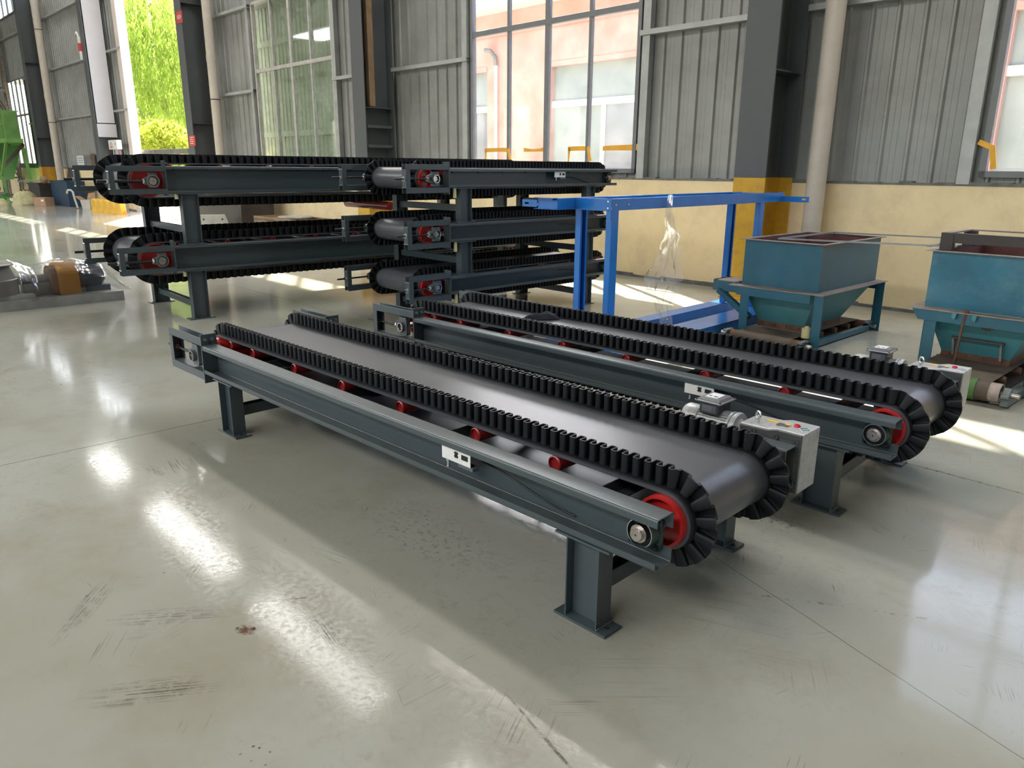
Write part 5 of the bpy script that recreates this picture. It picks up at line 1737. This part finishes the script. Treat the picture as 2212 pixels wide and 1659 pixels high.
def bin_(name, x, y, w_, d_, h_, m, label):
    r = vplace(name, x, y)
    quad_shell(MB(), (-w_ / 2, w_ / 2, -d_ / 2, d_ / 2), (-w_ / 2 * 0.96, w_ / 2 * 0.96, -d_ / 2, d_ / 2), h_, 0.02, 0.02).build('shell', m, r)
    MB().bx(-w_ / 2, w_ / 2, -d_ / 2, d_ / 2, 0.0, 0.03).build('bottom', m, r)
    MB().bx(-w_ / 2 - 0.02, w_ / 2 + 0.02, -d_ / 2 - 0.03, -d_ / 2, h_ - 0.06, h_).build('rim', m, r)
    tag(r, label, 'bin')
bin_('steel_bin', -29.95, 1.05, 1.8, 0.6, 0.80, 'darksteel', 'dark brown open steel bin behind the woven sack')
bin_('steel_bin', -27.6, 0.72, 2.3, 0.6, 0.92, 'motorblue', 'dark blue-black steel bin right of the brown one')
lp = vplace('leaning_plate', -28.9, 0.38)
MB().hexa([(-0.9, 0.0, 0.0), (0.9, 0.0, 0.0), (0.9, 0.03, 0.0), (-0.9, 0.03, 0.0), (-0.9, 0.30, 1.35), (0.35, 0.30, 1.35), (0.35, 0.33, 1.35), (-0.9, 0.33, 1.35)]).build('plate', 'darksteel', lp)
MB().bar((-0.9, 0.30, 1.36), (0.36, 0.30, 1.36), 0.05, 0.05).build('edge_angle', 'darksteel', lp)
tag(lp, 'large dark steel plate leaning behind the bins at far left', 'steel plate')
pl_ = vplace('wooden_pole', -30.0, 1.25)
MB().cyl((-2.2, -0.15, 0.84), (1.0, 0.05, 0.90), 0.028, n=10).build('pole', 'palerust', pl_, smooth=40)
MB().cyl((-2.2, -0.15, 0.84), (-1.9, -0.131, 0.846), 0.035, n=10).build('blue_grip', 'blue', pl_, smooth=40)
MB().lathe([(0.05, 0), (0.13, 0.08), (0.14, 0.22), (0.05, 0.3)], (0.95, 0.05, 0.94), (1, 0.05, 0.0), 14).build('mop_head', 'wood', pl_, smooth=50)
tag(pl_, 'long mop with blue grip laid across the dark bins', 'mop')
# woven sack: slumped soft body
def blob(name, m, sx, sy, sz, seed, tw=0.25):
    vs, fs = [], []
    nu, nv = 22, 12
    for j in range(nv + 1):
        b_ = j / nv
        for i in range(nu):
            a = 2 * PI * i / nu
            prof = (1 - b_ ** 2.2) ** 0.5 if b_ < 1 else 0
            prof = max(prof, 0.10)
            k = 1 + tw * noise.noise(Vector((math.cos(a) * 1.5, math.sin(a) * 1.5, b_ * 2 + seed)))
            vs.append((sx * prof * k * math.cos(a) + 0.12 * sx * b_, sy * prof * k * math.sin(a), sz * b_))
    for j in range(nv):
        for i in range(nu):
            fs.append((j * nu + i, j * nu + (i + 1) % nu, (j + 1) * nu + (i + 1) % nu, (j + 1) * nu + i))
    fs.append(tuple(range(nv * nu, (nv + 1) * nu)))
    fs.append(tuple(range(nu))[::-1])
    return MB().add(vs, fs).build(name, m, None, smooth=80)
sk_ = blob('woven_sack', 'sack', 0.42, 0.3, 0.56, 1)
sk_.location = wf(-29.15, 1.9)
sk_.rotation_euler = (0, 0, 0.55)
tag(sk_, 'slumped straw-coloured woven sack on the floor by the green machine', 'sack')
tie = MB()
for q in range(9):
    a = 2 * PI * q / 9
    tie.lathe([(0.01, -0.05), (0.035, 0), (0.01, 0.05)], (0.05 + 0.14 * math.cos(a), 0.10 * math.sin(a), 0.52 + 0.03 * math.sin(3 * a)), (math.sin(a), math.cos(a), 0.4), 6)
tie.build('gathered_neck', 'rust', sk_)
sk2 = blob('woven_sack', 'sack', 0.2, 0.16, 0.26, 4)
sk2.location = wf(-29.4, 2.6)
tag(sk2, 'small empty sack crumpled left of the slumped sack', 'sack')
ct = vplace('cardboard_carton', -28.05, 1.48, 0.5)
MB().bx(-0.30, 0.27, -0.2, 0.2, 0, 0.31).build('box', 'carton', ct, bevel=0.006)
MB().bx(0.08, 0.2, -0.203, -0.2, 0.17, 0.24).build('label', 'label', ct)
MB().bx(-0.30, 0.27, -0.02, 0.02, 0.31, 0.312).build('tape_strip', 'sack', ct)
tag(ct, 'closed brown carton with a white label beside the sack', 'carton')
c2_ = vplace('cardboard_carton', -25.1, 0.75, 0.6)
quad_shell(MB(), (-0.2, 0.2, -0.16, 0.16), (-0.15, 0.17, -0.14, 0.14), 0.30, 0.0, 0.01).build('box', 'castwhite', c2_)
MB().hexa([(-0.2, -0.16, 0.29), (-0.2, 0.16, 0.29), (-0.21, 0.16, 0.30), (-0.21, -0.16, 0.30), (-0.42, -0.14, 0.42), (-0.42, 0.14, 0.42), (-0.43, 0.14, 0.43), (-0.43, -0.14, 0.43)]).build('flap', 'carton', c2_)
MB().hexa([(-0.18, 0.15, 0.30), (0.2, 0.15, 0.30), (0.2, 0.16, 0.30), (-0.18, 0.16, 0.30), (-0.14, 0.22, 0.52), (0.14, 0.22, 0.56), (0.14, 0.23, 0.56), (-0.14, 0.23, 0.52)]).build('flap', 'carton', c2_)
tag(c2_, 'open carton with raised flaps beside the yellow brackets', 'carton')
ps = vplace('pipe_stand', -25.3, 1.15, 0.9)
MB().tube([(0.10, 0, 0.0), (0.03, 0, 0.35), (0.0, 0, 0.58), (-0.06, 0, 0.64), (-0.15, 0, 0.64), (-0.19, 0, 0.58), (-0.2, 0, 0.52)], 0.035, 10).build('pipe', 'castwhite', ps, smooth=60)
MB().cyl((0.10, 0, 0.0), (0.10, 0, 0.02), 0.11, n=16).build('foot', 'rust', ps)
tag(ps, 'short bent white pipe standing on the floor near the open carton', 'pipe')
for k in range(5):
    yb = vplace('yellow_bracket', -23.25 + 0.62 * k, 1.0, 0.3)
    MB().prism([(-0.14, 0), (0.14, 0), (0.16, 0.10), (0.13, 0.36), (-0.02, 0.42), (-0.15, 0.36)], 'y', -0.1, 0.1).build('body', 'brightyellow', yb, bevel=0.02)
    MB().bx(-0.17, 0.17, -0.14, 0.14, 0.0, 0.02).build('base', 'brightyellow', yb)
    tag(yb, ['leftmost', 'second from left', 'middle', 'fourth from left', 'rightmost'][k] + ' yellow bracket of the row on the doorway floor', 'bracket', 'row of yellow brackets by the doorway')

# castings stored behind the left conveyor stack
ca_ = empty('cast_bracket', wf(-12.2, 1.6), 0.36)
ar = [(-0.32, 0.0)]
poly = [(0.16, 0.0), (0.30, 0.0), (0.32, 0.26), (0.26, 0.42), (-0.30, 0.42), (-0.34, 0.0), (-0.12, 0.0)]
arc_ = [(0.02 + 0.14 * math.cos(PI * (1 - k / 10)), 0.0 + 0.16 * math.sin(PI * (1 - k / 10))) for k in range(1, 10)]
MB().prism(poly + arc_, 'y', -0.06, 0.06).build('plate', 'castwhite', ca_)
for q in (-0.2, 0.2):
    MB().cyl((q, -0.061, 0.32), (q, -0.065, 0.32), 0.02, n=12).build('hole', 'hole', ca_)
tag(ca_, 'pale cast bracket with round arch seen between the stacked conveyors', 'bracket')
cr_ = empty('storage_crate', wf(-9.9, 0.85), PHI)
quad_shell(MB(), (-0.95, 0.95, -0.4, 0.4), (-0.95, 0.95, -0.4, 0.4), 0.45, 0.0, 0.03).build('shell', 'wood', cr_)
MB().bx(-0.95, 0.95, -0.4, 0.4, 0.38, 0.40).build('lid', 'wood', cr_)
tag(cr_, 'low wooden crate carrying a grey steel disc behind the conveyors', 'crate')
ds_ = MB().lathe([(0.05, 0), (0.36, 0.0), (0.37, 0.01), (0.36, 0.03), (0.10, 0.05), (0.05, 0.05)], (0, 0, 0), (0, 0, 1), 36).build('steel_disc', 'galv', None, smooth=35)
ds_.location = wf(-9.7, 0.85, 0.452)
tag(ds_, 'flat grey steel disc lying on the wooden crate', 'disc')
bb_ = empty('steel_bin', wf(-12.95, 0.75), PHI)
quad_shell(MB(), (-1.3, 1.3, -0.4, 0.4), (-1.25, 1.25, -0.4, 0.4), 0.92, 0.0, 0.02).build('shell', 'darksteel', bb_)
MB().bx(-1.3, 1.3, -0.43, -0.4, 0.84, 0.92).build('rim', 'darksteel', bb_)
MB().cyl((1.15, -0.48, 0.80), (1.65, -0.48, 0.80), 0.06, n=16).build('roller', 'galv', bb_, smooth=40)
tag(bb_, 'long dark steel bin with a grey roller, seen under the upper left conveyor', 'bin')

# ------------------------------------------------------------------ outdoors
gr = wplace(MB().bx(-130, 60, 0.36, 120, -0.08, -0.02).build('ground', 'ground'))
tag(gr, 'pale outdoor concrete yard beyond the wall', kind='structure')
pb = wplace(empty('pink_building'))
tag(pb, 'pink rendered building with tiled roof seen through the tall window', 'building')
FY = 8.0
def wall_piece(a, b_, z0, z1, y=FY, m='pink', nm='wall'):
    return MB().bx(a, b_, y, y + 0.3, z0, z1).build(nm, m, pb)
BW = [(-16.2, -13.52, 1.0, 4.38), (-10.74, -6.9, 1.0, 4.30), (-4.6, -1.4, 1.0, 4.30), (0.8, 4.0, 1.0, 4.3), (6, 9, 1.0, 4.3)]
wall_piece(-22, 14, 0, 1.0)
wall_piece(-22, 14, 4.38, 6.05)
ed = [-22] + [v for q in BW for v in q[:2]] + [14]
for a, b_ in zip(ed[0::2], ed[1::2]):
    wall_piece(a, b_, 1.0, 4.38)
wall_piece(-22, 14, 5.33, 5.45, FY - 0.06, 'pink', 'string_course')
for (a, b_, z0, z1) in BW:
    wv = MB().bx(a, b_, FY + 0.14, FY + 0.18, z0, z1).build('window', 'shutter', pb)
    MB().bx(a, b_, FY + 0.05, FY + 0.14, 3.18, 3.36).build('transom', 'white', wv)
    MB().bx(a, b_, FY - 0.03, FY + 0.14, z1 - 0.02, z1 + 0.12).build('lintel', 'pink', wv)
    mid = (a + b_) / 2
    MB().bx(mid - 0.06, mid + 0.06, FY + 0.06, FY + 0.14, z0, 3.2).build('mullion', 'white', wv)
    MB().bx(mid + 0.06, b_, FY + 0.12, FY + 0.14, z0, 3.18).build('pane', 'pinkpane', wv)
    MB().bx(a - 0.1, b_ + 0.1, FY - 0.08, FY + 0.1, z0 - 0.1, z0).build('sill', 'white', wv)
MB().tube([(-13.0, FY - 0.1, 0.5), (-13.0, FY - 0.1, 4.5)], 0.05, 10).build('vent_pipe', 'white', pb, smooth=60)
MB().tube([(-13.0, FY - 0.1, 4.5), (-13.02, FY - 0.12, 4.75), (-13.15, FY - 0.2, 4.92), (-13.35, FY - 0.25, 4.95)], 0.06, 10).build('pipe_elbow', 'greysteel', pb, smooth=60)
MB().bx(-22, 14, FY - 0.6, FY + 0.3, 5.98, 6.1).build('eave_board', 'white', pb)
# tiled roof: separate courses
for k in range(14):
    y = FY - 0.65 + k * 0.32
    z = 6.10 + k * 0.17
    mb = MB()
    x = -22.0
    while x < 14:
        mb.hexa([(x, y, z), (x + 0.38, y, z), (x + 0.38, y + 0.4, z + 0.19), (x, y + 0.4, z + 0.19), (x, y, z + 0.06), (x + 0.38, y, z + 0.03), (x + 0.38, y + 0.4, z + 0.22), (x, y + 0.4, z + 0.25)])
        x += 0.4
    o = mb.build('tile_course', 'rooftile', pb)
    o['kind'] = 'stuff'

# willow beyond the doorway: hanging strands of narrow leaves
def foliage(name, m, leaves, parent):
    vs, fs = [], []
    for (p_, d_, l_, w_) in leaves:
        d_ = d_.normalized()
        s_ = d_.cross(Vector((random.uniform(-1, 1), random.uniform(-1, 1), random.uniform(-1, 1)))).normalized() * w_
        o_ = len(vs)
        vs += [p_, p_ + d_ * l_ * 0.5 + s_, p_ + d_ * l_, p_ + d_ * l_ * 0.5 - s_]
        fs.append((o_, o_ + 1, o_ + 2, o_ + 3))
    o = MB().add(vs, fs).build(name, m, parent)
    o['kind'] = 'stuff'
    return o
wt = wplace(empty('willow_tree'))
tag(wt, 'bright green weeping willow hanging outside the open doorway', 'tree')
wt.location = wf(-37.5, -8.2)
MB().tube([(0, 0, 0), (0.1, 0.1, 2.5), (-0.1, 0.3, 5.0), (0.3, 0.2, 7.5)], 0.32, 12).build('trunk', 'bark', wt, smooth=60)
for k in range(7):
    a = 2 * PI * k / 7
    MB().tube([(0.1, 0.2, 4.8), (1.8 * math.cos(a), 1.8 * math.sin(a), 8.0), (4.2 * math.cos(a), 4.2 * math.sin(a), 9.6)], 0.09, 8).build('branch', 'bark', wt, smooth=60)
lv = []
rnd = random.Random(5)
for k in range(1150):
    a = rnd.uniform(0, 2 * PI)
    rr = 6.5 * math.sqrt(rnd.uniform(0.02, 1))
    x, y = rr * math.cos(a), rr * 0.95 * math.sin(a)
    top = 11.5 - 0.07 * rr * rr + rnd.uniform(-1, 0.6)
    bot = rnd.uniform(2.6, 5.0) + (rnd.random() < 0.25) * 2
    z = top
    sway = rnd.uniform(-0.25, 0.25)
    while z > bot:
        g = (top - z) / 6
        for q in range(2):
            lv.append((Vector((x + sway * g + rnd.uniform(-0.07, 0.07), y + rnd.uniform(-0.07, 0.07), z)), Vector((rnd.uniform(-0.6, 0.6), rnd.uniform(-0.6, 0.6), -1)), rnd.uniform(0.22, 0.36), 0.032))
        z -= 0.17
foliage('foliage', 'willow', lv, wt)
for k, (wx, ny, sz, hh, lab) in enumerate(((-29.8, -3.5, 1.9, 3.2, 'yellow-green rounded shrub just outside the doorway, left one'), (-26.0, -2.5, 1.6, 3.0, 'yellow-green rounded shrub just outside the doorway, right one'),
                                           (-34.4, -3.4, 1.8, 3.2, 'yellow-green shrub behind the two by the doorway'))):
    sb = wplace(empty('shrub'))
    sb.location = wf(wx, ny)
    tag(sb, lab, 'shrub', 'shrubs outside the doorway')
    for q in range(5):
        a = 2 * PI * q / 5
        MB().tube([(0, 0, 0), (0.3 * sz * math.cos(a), 0.3 * sz * math.sin(a), hh * 0.5), (0.6 * sz * math.cos(a), 0.6 * sz * math.sin(a), hh * 0.8)], 0.03, 6).build('stem', 'bark', sb)
    lv = []
    for q in range(7000):
        a, b_ = rnd.uniform(0, 2 * PI), rnd.uniform(-0.3, 1)
        rr = (1 - b_ * b_) ** 0.5 if b_ > 0 else 1
        rr *= rnd.uniform(0.72, 1.0)
        bump_ = 1 + 0.25 * noise.noise(Vector((math.cos(a) * 2, math.sin(a) * 2, b_ * 3 + k)))
        p_ = Vector((sz * rr * bump_ * math.cos(a), sz * rr * bump_ * math.sin(a), hh * 0.55 + hh * 0.45 * b_ * bump_))
        lv.append((p_, Vector((rnd.uniform(-1, 1), rnd.uniform(-1, 1), rnd.uniform(-0.4, 1))), rnd.uniform(0.10, 0.2), 0.045))
    foliage('foliage', 'shrub', lv, sb)
# hedge of more distant trees closing the view beyond the yard
for k in range(3):
    tr = wplace(empty('yard_tree'))
    tr.location = wf((-47, -57, -68)[k], (-14, -17, -21)[k])
    MB().tube([(0, 0, 0), (0.1, 0, 3.0), (0, 0.2, 6.0)], 0.28, 10).build('trunk', 'bark', tr, smooth=60)
    lv = []
    for q in range(6500):
        v = Vector((rnd.gauss(0, 1), rnd.gauss(0, 1), rnd.gauss(0, 1))).normalized() * rnd.uniform(0.7, 1) 
        lv.append((Vector((v.x * 4.4, v.y * 4.4, 6.0 + v.z * 4.6)), Vector((rnd.uniform(-1, 1), rnd.uniform(-1, 1), rnd.uniform(-1, 0.3))), rnd.uniform(0.25, 0.45), 0.11))
    foliage('foliage', 'willow', lv, tr)
    tag(tr, ['leftmost distant green tree beyond the yard', 'middle distant green tree beyond the yard', 'rightmost distant green tree beyond the yard'][k], 'tree', 'distant trees beyond the yard')
